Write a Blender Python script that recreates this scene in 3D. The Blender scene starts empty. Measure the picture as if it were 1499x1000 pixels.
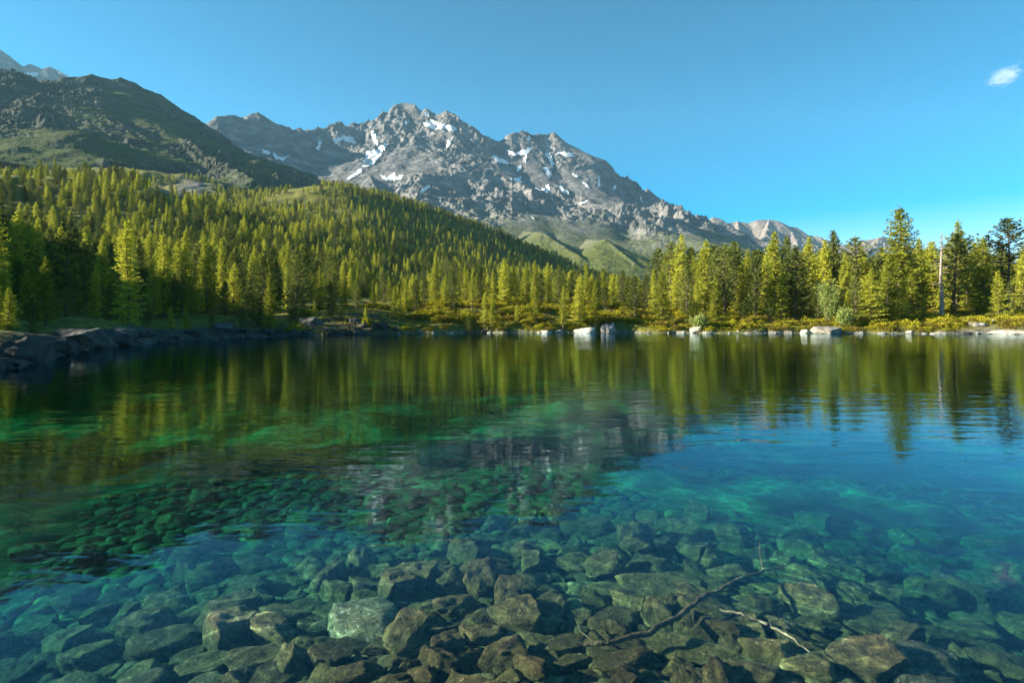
import bpy, bmesh, math, random
import numpy as np
from mathutils import Vector, Matrix, Euler, noise as mnoise

random.seed(7)
scene = bpy.context.scene
COL = scene.collection
R = math.radians

# ------------------------------------------------------------------ camera
F, CX, HY, H = 800.0, 749.5, 475.0, 1.7       # focal length in photo pixels, centre column, horizon row, eye height
cam = bpy.data.cameras.new('camera')
cam.sensor_width = 36.0
cam.lens = F / 1499.0 * 36.0
cam.shift_y = -(500.0 - HY) / 1499.0
cam.clip_start, cam.clip_end = 0.1, 60000.0
cam_o = bpy.data.objects.new('camera', cam)
COL.objects.link(cam_o)
cam_o.location = (0, 0, H)
cam_o.rotation_euler = (R(90), 0, 0)
scene.camera = cam_o

# ------------------------------------------------------------------ sky, sun, exposure
SUN_AZ, SUN_EL = -93.0, 20.5                  # degrees clockwise from the view direction, degrees above the horizon
world = bpy.data.worlds.new('World')
scene.world = world
world.use_nodes = True
wn, wl = world.node_tree.nodes, world.node_tree.links
wn.clear()
w_out = wn.new('ShaderNodeOutputWorld')
w_bg = wn.new('ShaderNodeBackground')
w_sky = wn.new('ShaderNodeTexSky')
w_sky.sky_type = 'NISHITA'
w_sky.sun_disc = False
w_sky.sun_elevation = R(SUN_EL)
w_sky.sun_rotation = R(SUN_AZ % 360)
w_sky.altitude = 2000
w_sky.air_density = 1.0
w_sky.dust_density = 0.3
w_sky.ozone_density = 2.5
w_hsv = wn.new('ShaderNodeHueSaturation')
w_hsv.inputs['Hue'].default_value = 0.482
w_tc = wn.new('ShaderNodeTexCoord')
w_sep = wn.new('ShaderNodeSeparateXYZ')
w_map = wn.new('ShaderNodeMapRange')           # deeper blue overhead, paler towards the horizon
w_map.inputs['From Min'].default_value, w_map.inputs['From Max'].default_value = 0.0, 0.5
w_map.inputs['To Min'].default_value, w_map.inputs['To Max'].default_value = 0.66, 3.2
wl.new(w_tc.outputs['Generated'], w_sep.inputs[0])
wl.new(w_sep.outputs['Z'], w_map.inputs['Value'])
wl.new(w_map.outputs[0], w_hsv.inputs['Saturation'])
w_val = wn.new('ShaderNodeMapRange')
w_val.inputs['From Min'].default_value, w_val.inputs['From Max'].default_value = 0.05, 0.55
w_val.inputs['To Min'].default_value, w_val.inputs['To Max'].default_value = 1.05, 0.72
wl.new(w_sep.outputs['Z'], w_val.inputs['Value'])
wl.new(w_val.outputs[0], w_hsv.inputs['Value'])
w_bg.inputs['Strength'].default_value = 0.054
wl.new(w_sky.outputs['Color'], w_hsv.inputs['Color'])
wl.new(w_hsv.outputs['Color'], w_bg.inputs['Color'])
wl.new(w_bg.outputs['Background'], w_out.inputs['Surface'])

sun = bpy.data.lights.new('sun', 'SUN')
sun.energy = 5.0
sun.angle = R(0.53)
sun.color = (1.0, 0.90, 0.72)
sun_o = bpy.data.objects.new('sun', sun)
COL.objects.link(sun_o)
sd = Vector((math.sin(R(SUN_AZ)) * math.cos(R(SUN_EL)), math.cos(R(SUN_AZ)) * math.cos(R(SUN_EL)), math.sin(R(SUN_EL))))
sun_o.rotation_euler = sd.to_track_quat('Z', 'Y').to_euler()
sun_o.location = sd * 200

vs = scene.view_settings
vs.view_transform = 'Standard'
vs.look = 'None'
vs.exposure = 2.15
vs.gamma = 1.0
vs.use_curve_mapping = False
cy = scene.cycles
cy.use_denoising = True
cy.max_bounces = 8
cy.diffuse_bounces = 2
cy.glossy_bounces = 3
cy.transmission_bounces = 4
cy.transparent_max_bounces = 12
cy.volume_bounces = 0
cy.caustics_reflective = False
cy.caustics_refractive = False
cy.sample_clamp_indirect = 4.0

# ------------------------------------------------------------------ helpers
def pos(px, py, Y):
    return np.array([(px - CX) / F * Y, Y, H + (HY - py) / F * Y])

def proj(x, y, z):
    return CX + x / y * F, HY - (z - H) / y * F

def hash2(ix, iy, seed):
    h = (ix.astype(np.int64) * 374761393 + iy.astype(np.int64) * 668265263 + seed * 1442695041) & 0xFFFFFFFF
    h = ((h ^ (h >> 13)) * 1274126177) & 0xFFFFFFFF
    return (h ^ (h >> 16)) & 0xFFFFFFFF

def gnoise(x, y, seed=0):
    x = np.asarray(x, float); y = np.asarray(y, float)
    ix, iy = np.floor(x), np.floor(y)
    fx, fy = x - ix, y - iy
    ux, uy = fx*fx*fx*(fx*(fx*6-15)+10), fy*fy*fy*(fy*(fy*6-15)+10)
    def g(dx, dy):
        a = hash2(ix + dx, iy + dy, seed) / 4294967296.0 * 2 * np.pi
        return np.cos(a) * (fx - dx) + np.sin(a) * (fy - dy)
    a = g(0, 0) * (1-ux) + g(1, 0) * ux
    b = g(0, 1) * (1-ux) + g(1, 1) * ux
    return (a * (1-uy) + b * uy) * 1.4

def fbm(x, y, octv=5, seed=0, gain=0.5):
    s = 0; a = 1.0; f = 1.0
    for i in range(octv):
        s = s + a * gnoise(x * f, y * f, seed + i * 17)
        a *= gain; f *= 2.03
    return s

def ridged(x, y, octv=5, seed=0, gain=0.55):
    s = 0; a = 1.0; f = 1.0; w = 1.0
    for i in range(octv):
        n = 1.0 - np.abs(gnoise(x * f, y * f, seed + i * 31))
        n = n * n * w
        w = np.clip(n * 1.6, 0, 1)
        s = s + a * n
        a *= gain; f *= 2.1
    return s

def sstep(a, b, x):
    t = np.clip((x - a) / (b - a), 0, 1)
    return t * t * (3 - 2 * t)

def mesh_np(name, verts, faces, smooth=True):
    me = bpy.data.meshes.new(name)
    verts = np.asarray(verts, np.float32)
    faces = np.asarray(faces, np.int32)
    k = faces.shape[1]
    me.vertices.add(len(verts)); me.vertices.foreach_set('co', verts.ravel())
    me.loops.add(faces.size); me.loops.foreach_set('vertex_index', faces.ravel())
    me.polygons.add(len(faces))
    me.polygons.foreach_set('loop_start', np.arange(0, faces.size, k, dtype=np.int32))
    me.polygons.foreach_set('use_smooth', np.full(len(faces), smooth, dtype=bool))
    me.update(calc_edges=True)
    me.validate()
    return me

def grid_faces(nr, nc):
    i = np.arange(nr - 1)[:, None] * nc + np.arange(nc - 1)[None, :]
    i = i.ravel()
    return np.stack([i, i + 1, i + nc + 1, i + nc], 1)

def link(name, data, parent=None, **props):
    o = bpy.data.objects.new(name, data)
    COL.objects.link(o)
    if parent is not None:
        o.parent = parent
    for k, v in props.items():
        if v is not None:
            o[k] = v
    return o

# ---- node material helper
class NM:
    def __init__(self, name):
        self.m = bpy.data.materials.new(name)
        self.m.use_nodes = True
        self.t = self.m.node_tree
        self.t.nodes.clear()
        self.out = self.t.nodes.new('ShaderNodeOutputMaterial')
    def n(self, typ, **kw):
        nd = self.t.nodes.new('ShaderNode' + typ)
        for k, v in kw.items():
            if k.startswith('i_'):
                key = k[2:].replace('_', ' ')
                nd.inputs[key].default_value = v
            else:
                setattr(nd, k, v)
        return nd
    def l(self, a, b):
        self.t.links.new(a, b)
    def coord(self, kind='Object', scale=(1, 1, 1), rot=(0, 0, 0)):
        c = self.n('TexCoord')
        mp = self.n('Mapping')
        mp.inputs['Scale'].default_value = scale
        mp.inputs['Rotation'].default_value = rot
        self.l(c.outputs[kind], mp.inputs['Vector'])
        return mp.outputs['Vector']
    def wpos(self, scale=(1, 1, 1), rot=(0, 0, 0)):
        g = self.n('NewGeometry')
        mp = self.n('Mapping')
        mp.inputs['Scale'].default_value = scale
        mp.inputs['Rotation'].default_value = rot
        self.l(g.outputs['Position'], mp.inputs['Vector'])
        return mp.outputs['Vector']
    def noise(self, vec, scale, detail=5, rough=0.55, dist=0.0, lac=2.0):
        nd = self.n('TexNoise')
        nd.inputs['Scale'].default_value = scale
        nd.inputs['Detail'].default_value = detail
        nd.inputs['Roughness'].default_value = rough
        nd.inputs['Distortion'].default_value = dist
        nd.inputs['Lacunarity'].default_value = lac
        self.l(vec, nd.inputs['Vector'])
        return nd.outputs['Fac']
    def ramp(self, fac, stops, interp='LINEAR'):
        r = self.n('ValToRGB')
        r.color_ramp.interpolation = interp
        els = r.color_ramp.elements
        while len(els) < len(stops):
            els.new(0.5)
        for e, (p, c) in zip(els, stops):
            e.position = p
            e.color = (c[0], c[1], c[2], 1) if not isinstance(c, (int, float)) else (c, c, c, 1)
        self.l(fac, r.inputs['Fac'])
        return r.outputs['Color']
    def mix(self, fac, a, b, blend='MIX'):
        m = self.n('MixRGB', blend_type=blend)
        for s, v in ((0, fac), (1, a), (2, b)):
            if isinstance(v, (int, float)):
                m.inputs[s].default_value = v if s == 0 else (v, v, v, 1)
            elif isinstance(v, tuple):
                m.inputs[s].default_value = (v[0], v[1], v[2], 1)
            else:
                self.l(v, m.inputs[s])
        return m.outputs['Color']
    def math(self, op, a, b=0.0, clamp=False):
        m = self.n('Math', operation=op, use_clamp=clamp)
        for s, v in ((0, a), (1, b)):
            if isinstance(v, (int, float)):
                m.inputs[s].default_value = v
            else:
                self.l(v, m.inputs[s])
        return m.outputs[0]
    def bump(self, h, strength, dist, normal=None):
        b = self.n('Bump')
        b.inputs['Strength'].default_value = strength
        b.inputs['Distance'].default_value = dist
        self.l(h, b.inputs['Height'])
        if normal is not None:
            self.l(normal, b.inputs['Normal'])
        return b.outputs['Normal']
    def attr(self, name):
        a = self.n('Attribute', attribute_name=name)
        return a.outputs['Fac']
    def diffuse(self, col, rough=0.9, normal=None, spec=0.2):
        p = self.n('BsdfPrincipled')
        p.inputs['Roughness'].default_value = rough
        p.inputs['Specular IOR Level'].default_value = spec
        if isinstance(col, tuple):
            p.inputs['Base Color'].default_value = (*col, 1)
        else:
            self.l(col, p.inputs['Base Color'])
        if normal is not None:
            self.l(normal, p.inputs['Normal'])
        self.l(p.outputs[0], self.out.inputs['Surface'])
        return p

def mat_rock(name, c0, c1, c2, lichen, scale=1.0, bump=0.03, lichen_amt=0.62, gen='Object'):
    k = NM(name)
    v = k.coord(gen)
    n1 = k.noise(v, 2.2 * scale, 8, 0.62, 0.3)
    n2 = k.noise(v, 9.0 * scale, 6, 0.6)
    n3 = k.noise(k.coord(gen, (1, 1, 5), (0.4, 0.3, 0)), 3.0 * scale, 5, 0.6, 0.6)
    col = k.ramp(n1, [(0.3, c0), (0.52, c1), (0.72, c2)])
    col = k.mix(k.math('MULTIPLY', k.ramp(n3, [(0.4, 0.0), (0.62, 1.0)]), 0.45), col, c0)
    li = k.ramp(n2, [(lichen_amt, 0.0), (lichen_amt + 0.1, 1.0)])
    col = k.mix(k.math('MULTIPLY', li, 0.8), col, lichen)
    oi = k.n('ObjectInfo')
    b = k.math('ADD', k.math('MULTIPLY', oi.outputs['Random'], 0.7), 0.62)
    hs = k.n('HueSaturation')
    k.l(b, hs.inputs['Value']); k.l(col, hs.inputs['Color'])
    n4 = k.noise(v, 26.0 * scale, 5, 0.65)
    nm = k.bump(n1, 0.9, bump * 3.5)
    nm = k.bump(n2, 0.8, bump * 1.6, nm)
    nm = k.bump(n4, 0.6, bump * .6, nm)
    nm = k.bump(n3, 0.5, bump, nm)
    k.diffuse(hs.outputs['Color'], 0.85, nm, 0.25)
    return k.m

M = {}
M['wet_rock'] = mat_rock('wet_rock', (0.026, 0.022, 0.008), (0.125, 0.102, 0.036), (0.25, 0.20, 0.07), (0.36, 0.30, 0.13), 1.0, 0.02, 0.60)
M['crusted_rock'] = mat_rock('crusted_rock', (0.05, 0.05, 0.026), (0.14, 0.13, 0.07), (0.24, 0.22, 0.13), (0.46, 0.41, 0.31), 1.1, 0.03, 0.55)
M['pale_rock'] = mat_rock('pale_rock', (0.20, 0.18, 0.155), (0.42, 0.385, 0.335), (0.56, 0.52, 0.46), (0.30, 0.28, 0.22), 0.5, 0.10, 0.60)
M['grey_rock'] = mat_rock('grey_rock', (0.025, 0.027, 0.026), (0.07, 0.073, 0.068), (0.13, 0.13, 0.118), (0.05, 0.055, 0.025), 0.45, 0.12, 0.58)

# ------------------------------------------------------------------ lake surface and bed
def bed_depth(x, y):
    r = np.sqrt(x * x + y * y)
    xo = np.abs(x - 0.12 * y - 0.25)
    d = 0.10 + 0.115 * np.clip(r - 2.6, 0, 30) + 0.050 * np.clip(xo - 1.2, 0, 20)
    d = np.minimum(d, 0.60 + 0.003 * r + 0.42 * sstep(-0.5, 6.0, x - 0.10 * y))
    return np.minimum(d, 1.2)

def make_lake_bed():
    k = NM('lake_bed_silt')
    v = k.wpos((1, 1, 0.2))
    a = k.noise(v, 0.55, 5, 0.6, 0.6)
    b = k.noise(v, 5.0, 5, 0.65)
    col = k.ramp(a, [(0.39, (0.014, 0.019, 0.008)), (0.50, (0.12, 0.125, 0.058)), (0.61, (0.34, 0.33, 0.18))])
    col = k.mix(k.ramp(b, [(0.42, 0.0), (0.66, 0.55)]), col, (0.035, 0.04, 0.016))
    k.diffuse(col, 0.95, k.bump(b, 0.8, 0.06), 0.05)
    us = np.concatenate([np.linspace(-130, -12, 60), np.linspace(-11.9, 12, 200), np.linspace(12.5, 130, 60)])
    ys = np.concatenate([np.linspace(-2.2, 14, 150), np.geomspace(14.1, 135, 150)])
    X, Y = np.meshgrid(us, ys)
    Z = -bed_depth(X, Y)
    bump = 0.26 * fbm(X * 0.33, Y * 0.33, 5, 5, 0.55) * sstep(4.5, 10, np.hypot(X, Y))
    Z = Z + np.minimum(bump, 0.24) + 0.03 * fbm(X * 2.1, Y * 2.1, 3, 9)
    me = mesh_np('lake_bed', np.stack([X, Y, Z], -1).reshape(-1, 3), grid_faces(len(ys), len(us)))
    me.materials.append(k.m)
    link('lake_bed', me, kind='structure', label='stony and silty floor of the clear lake under the water')

def make_water():
    k = NM('clear_lake_water')
    # ripples: long low crests across the view, finer wavelets on top, calmer and livelier patches
    big = k.noise(k.wpos((0.55, 1.5, 1), (0, 0, 0.10)), 1.0, 3, 0.5, 0.4)
    mid = k.noise(k.wpos((1.2, 3.6, 1), (0, 0, -0.14)), 1.0, 3, 0.5, 0.3)
    fine = k.noise(k.wpos((5, 9, 1), (0, 0, 0.25)), 1.0, 2, 0.5)
    patch = k.ramp(k.noise(k.wpos((0.03, 0.07, 1), (0, 0, 0.3)), 1.0, 3, 0.5), [(0.36, 0.35), (0.62, 1.0)])
    h = k.math('ADD', k.math('MULTIPLY', big, 0.015), k.math('MULTIPLY', mid, 0.0085))
    h = k.math('ADD', h, k.math('MULTIPLY', fine, 0.0011))
    h = k.math('MULTIPLY', h, patch)
    nm = k.bump(h, 1.0, 1.0)
    # Fresnel reflectance for both sides of the flat sheet (light crosses it unbent): 0.02 + 0.98 (1 - |cos|)^5
    g = k.n('NewGeometry')
    dt = k.n('VectorMath', operation='DOT_PRODUCT')
    k.l(nm, dt.inputs[0]); k.l(g.outputs['Incoming'], dt.inputs[1])
    c1 = k.math('SUBTRACT', 1.0, k.math('ABSOLUTE', dt.outputs['Value']), True)
    fres = k.math('ADD', k.math('MULTIPLY', k.math('POWER', c1, 5.0), 0.98), 0.02, True)
    gl = k.n('BsdfGlossy', i_Roughness=0.02)
    gl.inputs['Color'].default_value = (0.66, 0.84, 0.92, 1)
    k.l(nm, gl.inputs['Normal'])
    tr = k.n('BsdfTransparent')
    # thin bright lines painted into the transmission colour, imitating light focused by wavelets
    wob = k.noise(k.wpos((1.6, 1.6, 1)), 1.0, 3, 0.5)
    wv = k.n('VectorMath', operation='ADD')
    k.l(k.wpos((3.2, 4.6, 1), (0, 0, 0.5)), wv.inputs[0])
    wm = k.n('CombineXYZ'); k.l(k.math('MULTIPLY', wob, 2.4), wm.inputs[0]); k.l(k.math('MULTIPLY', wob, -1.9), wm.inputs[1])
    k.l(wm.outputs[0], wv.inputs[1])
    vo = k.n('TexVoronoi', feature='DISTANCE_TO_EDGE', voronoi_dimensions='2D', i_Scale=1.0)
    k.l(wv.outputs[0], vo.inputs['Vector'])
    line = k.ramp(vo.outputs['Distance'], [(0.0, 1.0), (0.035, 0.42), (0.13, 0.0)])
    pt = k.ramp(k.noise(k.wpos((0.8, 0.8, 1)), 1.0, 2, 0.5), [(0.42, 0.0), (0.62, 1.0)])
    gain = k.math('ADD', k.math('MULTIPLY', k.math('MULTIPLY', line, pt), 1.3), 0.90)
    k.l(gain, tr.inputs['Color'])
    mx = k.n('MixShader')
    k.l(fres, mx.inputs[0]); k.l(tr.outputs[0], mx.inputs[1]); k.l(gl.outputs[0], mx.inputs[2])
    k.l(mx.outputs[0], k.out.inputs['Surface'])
    va = k.n('VolumeAbsorption', i_Density=1.08)
    va.inputs['Color'].default_value = (0.02, 0.80, 0.70, 1)
    k.l(va.outputs[0], k.out.inputs['Volume'])
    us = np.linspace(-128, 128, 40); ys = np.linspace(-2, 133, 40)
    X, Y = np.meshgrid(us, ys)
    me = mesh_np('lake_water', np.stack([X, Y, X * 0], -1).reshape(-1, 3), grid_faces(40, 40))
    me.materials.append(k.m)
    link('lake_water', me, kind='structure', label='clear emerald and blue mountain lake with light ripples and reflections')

make_lake_bed()
make_water()

# ------------------------------------------------------------------ near land: shore, hills and wooded ridge
SHORE_PX = [(0, 545), (60, 530), (130, 513), (210, 503), (300, 497), (400, 493), (500, 490), (600, 488), (700, 487.4), (900, 487.6),
            (1100, 488), (1300, 488.4), (1499, 489.6)]
_saz, _sr = [-180, -140, -110, -85, -65, -52], [6, 7, 8, 10, 14, 20]
for px, py in SHORE_PX:
    Yd = H * F / (py - HY)
    X_ = (px - CX) / F * Yd
    _saz.append(math.degrees(math.atan2(X_, Yd))); _sr.append(math.hypot(X_, Yd))
_saz += [50, 60, 80, 110, 140, 180]; _sr += [125, 112, 70, 30, 12, 6]

def shore_r(az):
    r = np.interp(az, _saz, _sr)
    return r * (1 + 0.035 * fbm(az * 0.22, az * 0.0 + 3.3, 3, 21)) + 0.4 * gnoise(az * 2.1, az * 0 + 1.1, 4)

CTRL = []      # ground control points: azimuth (deg), range, height
def cp(px, py, Y):
    p = pos(px, py, Y)
    CTRL.append((math.degrees(math.atan2(p[0], p[1])), math.hypot(p[0], p[1]), p[2]))
def cpp(az, r, z):
    CTRL.append((az, r, z))
for az in np.arange(-130, 100, 8.0):
    cpp(az, float(np.interp(az, _saz, _sr)), 0.35)
# far shore, right half
for px in (1000, 1130, 1260, 1390, 1499):
    cp(px, 468, 116); cp(px, 461, 132); cp(px, 457, 170); cp(px, 456, 300); cp(px, 455, 600); cp(px, 452, 1300)
# far shore, middle
for px, a, b in ((640, 458, 444), (720, 462, 444), (800, 462, 446), (900, 464, 450)):
    cp(px, a, 117); cp(px, b, 137); cp(px, 438, 175)
cp(900, 432, 300); cp(900, 425, 420); cp(1000, 440, 400)
# wooded ridge crest and its flank
for px, py, Y in ((450, 268, 800), (520, 276, 830), (600, 296, 870), (680, 324, 910), (760, 356, 940), (840, 391, 960), (900, 412, 960), (980, 435, 960),
                  (340, 285, 800)):
    cp(px, py, Y)
    p = pos(px, py, Y)
    q = pos(px, py, Y * 1.3)
    cpp(math.degrees(math.atan2(q[0], q[1])), math.hypot(q[0], q[1]), p[2] * 0.80)
for px, py, Y in ((600, 400, 400), (600, 440, 210), (600, 350, 640), (700, 412, 420), (700, 432, 250), (700, 376, 640), (800, 425, 350), (800, 408, 640),
                  (480, 474, 97), (480, 447, 125), (480, 412, 200), (450, 352, 420), (450, 305, 640), (550, 350, 500), (550, 462, 112),
                  (540, 440, 160)):
    cp(px, py, Y)
# left hill
for px, py, Y in ((0, 258, 400), (100, 268, 400), (180, 278, 380), (280, 304, 380), (0, 318, 260), (0, 410, 130), (0, 476, 60), (0, 525, 26), (100, 462, 75),
                  (100, 412, 130), (100, 345, 240), (200, 474, 75), (200, 415, 150), (200, 345, 270), (300, 462, 95), (300, 412, 170), (300, 345, 320),
                  (400, 478, 92), (400, 425, 170), (400, 345, 430), (330, 310, 560), (0, 268, 650), (150, 275, 650), (250, 285, 650),
                  (0, 258, 1000), (200, 262, 1000), (330, 276, 1000)):
    cp(px, py, Y)
# beyond the left edge of the frame
for az, r, z in ((-60, 30, 2.5), (-60, 60, 9), (-60, 110, 24), (-60, 180, 44), (-60, 320, 84), (-60, 700, 150), (-80, 25, 2), (-80, 60, 8), (-80, 120, 20),
                 (-80, 220, 40), (-80, 500, 90), (-110, 30, 2), (-110, 100, 12), (-110, 300, 30), (-130, 200, 10), (-60, 1300, 260), (-90, 1300, 160),
                 (60, 200, 6), (60, 600, 15), (85, 200, 5), (85, 1300, 20), (60, 1300, 20)):
    cpp(az, r, z)
_C = np.array(CTRL)
_U = np.stack([_C[:, 0] / 16.0, np.log(_C[:, 1]) * 1.6], 1)
def _phi(d2):
    return 0.5 * d2 * np.log(d2 + 1e-9)
_n = len(_U)
_K = _phi(((_U[:, None] - _U[None]) ** 2).sum(-1)) + np.eye(_n) * 0.02
_P = np.concatenate([np.ones((_n, 1)), _U], 1)
_A = np.block([[_K, _P], [_P.T, np.zeros((3, 3))]])
_T = np.arcsinh(_C[:, 2] / 3.0)
_W = np.linalg.solve(_A, np.concatenate([_T, np.zeros(3)]))

def ground_z(x, y):
    x = np.atleast_1d(np.asarray(x, float)); y = np.atleast_1d(np.asarray(y, float))
    az = np.degrees(np.arctan2(x, y)); r = np.hypot(x, y)
    u = az / 16.0; v = np.log(np.maximum(r, 3)) * 1.6
    s = _W[_n] + _W[_n + 1] * u + _W[_n + 2] * v
    for i in range(_n):
        s = s + _W[i] * _phi((u - _U[i, 0]) ** 2 + (v - _U[i, 1]) ** 2)
    z = np.sinh(s) * 3.0
    rs = shore_r(az)
    dr = r - rs
    z = np.maximum(z, 0.12 + 0.05 * np.clip(dr, 0, 30))
    amp = np.clip(dr / 12, 0, 1)
    z = z + amp * (0.9 * fbm(x * 0.06, y * 0.06, 4, 40) + np.clip((r - 90) / 300, 0, 1) * (7 * fbm(x * 0.011, y * 0.011, 4, 50) + 2.0 * fbm(x * 0.05, y * 0.05, 3, 55)))
    z = np.maximum(z, 0.05)
    z = np.where(dr > 0, z * sstep(0, 2.0, dr) + 0.0, 0.30 * dr)
    return z
def gz(x, y):
    return float(ground_z(x, y)[0])

def make_land():
    k = NM('forest_floor')
    v = k.wpos()
    n1 = k.noise(v, 0.16, 6, 0.6, 0.4)
    n2 = k.noise(v, 1.1, 6, 0.62)
    n3 = k.noise(v, 0.035, 4, 0.55)
    grass = k.ramp(n2, [(0.3, (0.045, 0.055, 0.012)), (0.5, (0.12, 0.125, 0.022)), (0.7, (0.21, 0.19, 0.04))])
    soil = k.ramp(n2, [(0.3, (0.03, 0.025, 0.014)), (0.7, (0.14, 0.10, 0.055))])
    col = k.mix(k.ramp(n1, [(0.52, 0.0), (0.66, 0.75)]), grass, soil)
    rock = k.ramp(n2, [(0.3, (0.07, 0.07, 0.062)), (0.55, (0.18, 0.168, 0.145)), (0.75, (0.30, 0.275, 0.24))])
    col = k.mix(k.attr('scree'), col, rock)
    shaded_rock = k.ramp(n2, [(0.3, (0.020, 0.022, 0.02)), (0.55, (0.05, 0.052, 0.046)), (0.75, (0.10, 0.10, 0.085))])
    col = k.mix(k.attr('outcrop'), col, shaded_rock)      # left-bank rock, with its shade painted in as darker colour
    nm = k.bump(n2, 0.8, 0.4)
    nm = k.bump(n1, 0.8, 1.2, nm)
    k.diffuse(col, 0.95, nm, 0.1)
    azs = np.concatenate([np.linspace(-130, -50, 70), np.linspace(-49.8, 49.8, 560), np.linspace(50.5, 95, 40)])
    nr = 400
    t = np.linspace(0, 1, nr) ** 1.05
    rs = shore_r(azs)
    r0 = rs - 3.5
    Rr = r0[None, :] * (1400.0 / r0[None, :]) ** t[:, None]
    X = Rr * np.sin(np.radians(azs))[None, :]; Y = Rr * np.cos(np.radians(azs))[None, :]
    Z = ground_z(X.ravel(), Y.ravel()).reshape(X.shape)
    me = mesh_np('hillside', np.stack([X, Y, Z], -1).reshape(-1, 3), grid_faces(nr, len(azs)))
    # bare stone: strip along the water, scree field at the foot of the left mountain
    dr = Rr - rs[None, :]
    px, py = CX + X / np.maximum(Y, 1) * F, HY - (Z - H) / np.maximum(Y, 1) * F
    strip = np.clip(0.9 - dr / 1.3, 0, 1)
    scr = np.exp(-(((px - 262) / 34) ** 2 + ((Rr - 640) / 150) ** 2)) * (Y > 400) * 1.6 + np.exp(-(((px - 285) / 22) ** 2 + ((Rr - 850) / 120) ** 2)) * (Y > 400)
    leftrock = np.exp(-(((px - 150) / 80) ** 2)) * np.clip(1 - dr / 22, 0, 1) * (px < 560) + np.exp(-(((px - 20) / 40) ** 2)) * np.clip(1 - dr / 14, 0, 1)
    path = np.exp(-(((px - 1440) / 40) ** 2)) * np.clip(1 - np.abs(dr - 3.0) / 4.5, 0, 1) * 1.4
    s = np.clip(strip + scr + leftrock * 1.3 + path + 0.5 * fbm(X * 0.15, Y * 0.15, 4, 77) * (strip + scr + leftrock > 0.15), 0, 1)
    at = me.attributes.new('scree', 'FLOAT', 'POINT')
    at.data.foreach_set('value', s.ravel().astype(np.float32))
    bank_shade = np.clip(1.5 - dr / 16, 0, 1) * np.clip((590 - px) / 60, 0, 1) * (Y > 1)  # mask for the shade painted into the left-bank rock colour
    bank_shade = np.clip(bank_shade + 0.4 * fbm(X * 0.2, Y * 0.2, 3, 78) * (bank_shade > 0.05), 0, 1)
    at = me.attributes.new('outcrop', 'FLOAT', 'POINT')  # holds bank_shade: left-bank rock with its shade painted in
    at.data.foreach_set('value', bank_shade.ravel().astype(np.float32))
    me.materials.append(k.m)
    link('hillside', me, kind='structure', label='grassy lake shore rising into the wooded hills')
    # the bank behind the camera
    us = np.linspace(-60, 60, 90); ys = np.linspace(-60, -0.9, 50)
    X, Y = np.meshgrid(us, ys)
    Z = -0.45 + 0.18 * (-Y - 0.9) + 0.25 * fbm(X * 0.4, Y * 0.4, 4, 91)
    Z = np.minimum(Z, 4)
    me = mesh_np('near_bank', np.stack([X, Y, Z], -1).reshape(-1, 3), grid_faces(50, 90))
    at = me.attributes.new('scree', 'FLOAT', 'POINT')
    at.data.foreach_set('value', np.clip(0.9 + 0.06 * Y, 0, 1).ravel().astype(np.float32))
    me.materials.append(k.m)
    link('near_bank', me, kind='structure', label='stony bank on the near side of the lake')
    me = mesh_np('ground', [(-7000, -1500, -3), (7000, -1500, -3), (7000, 7200, -3), (-7000, 7200, -3)], [(0, 1, 2, 3)])
    me.materials.append(k.m)
    link('ground', me, kind='structure', label='valley ground reaching out below the mountains')
make_land()

# ------------------------------------------------------------------ mountains
def ridge_field(X, Y, lines):
    """height of the land as the highest of several falling ridges; also the distance to the nearest crest"""
    best = np.full(X.shape, -1e9); near = np.full(X.shape, 1e9)
    for pts, k1, k2, d1 in lines:
        for a, b in zip(pts[:-1], pts[1:]):
            ax, ay, az = a; bx, by, bz = b
            dx, dy = bx - ax, by - ay
            t = np.clip(((X - ax) * dx + (Y - ay) * dy) / (dx * dx + dy * dy + 1e-9), 0, 1)
            d = np.hypot(X - (ax + t * dx), Y - (ay + t * dy))
            zz = az + t * (bz - az) - (k2 * d + (k1 - k2) * d1 * (1 - np.exp(-d / d1)))
            best = np.maximum(best, zz)
            near = np.minimum(near, d)
    return best, near

def L(pts, k1=0.85, k2=0.45, d1=600, dense=True):
    return ([pos(*p) for p in pts], k1, k2, d1)

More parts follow.
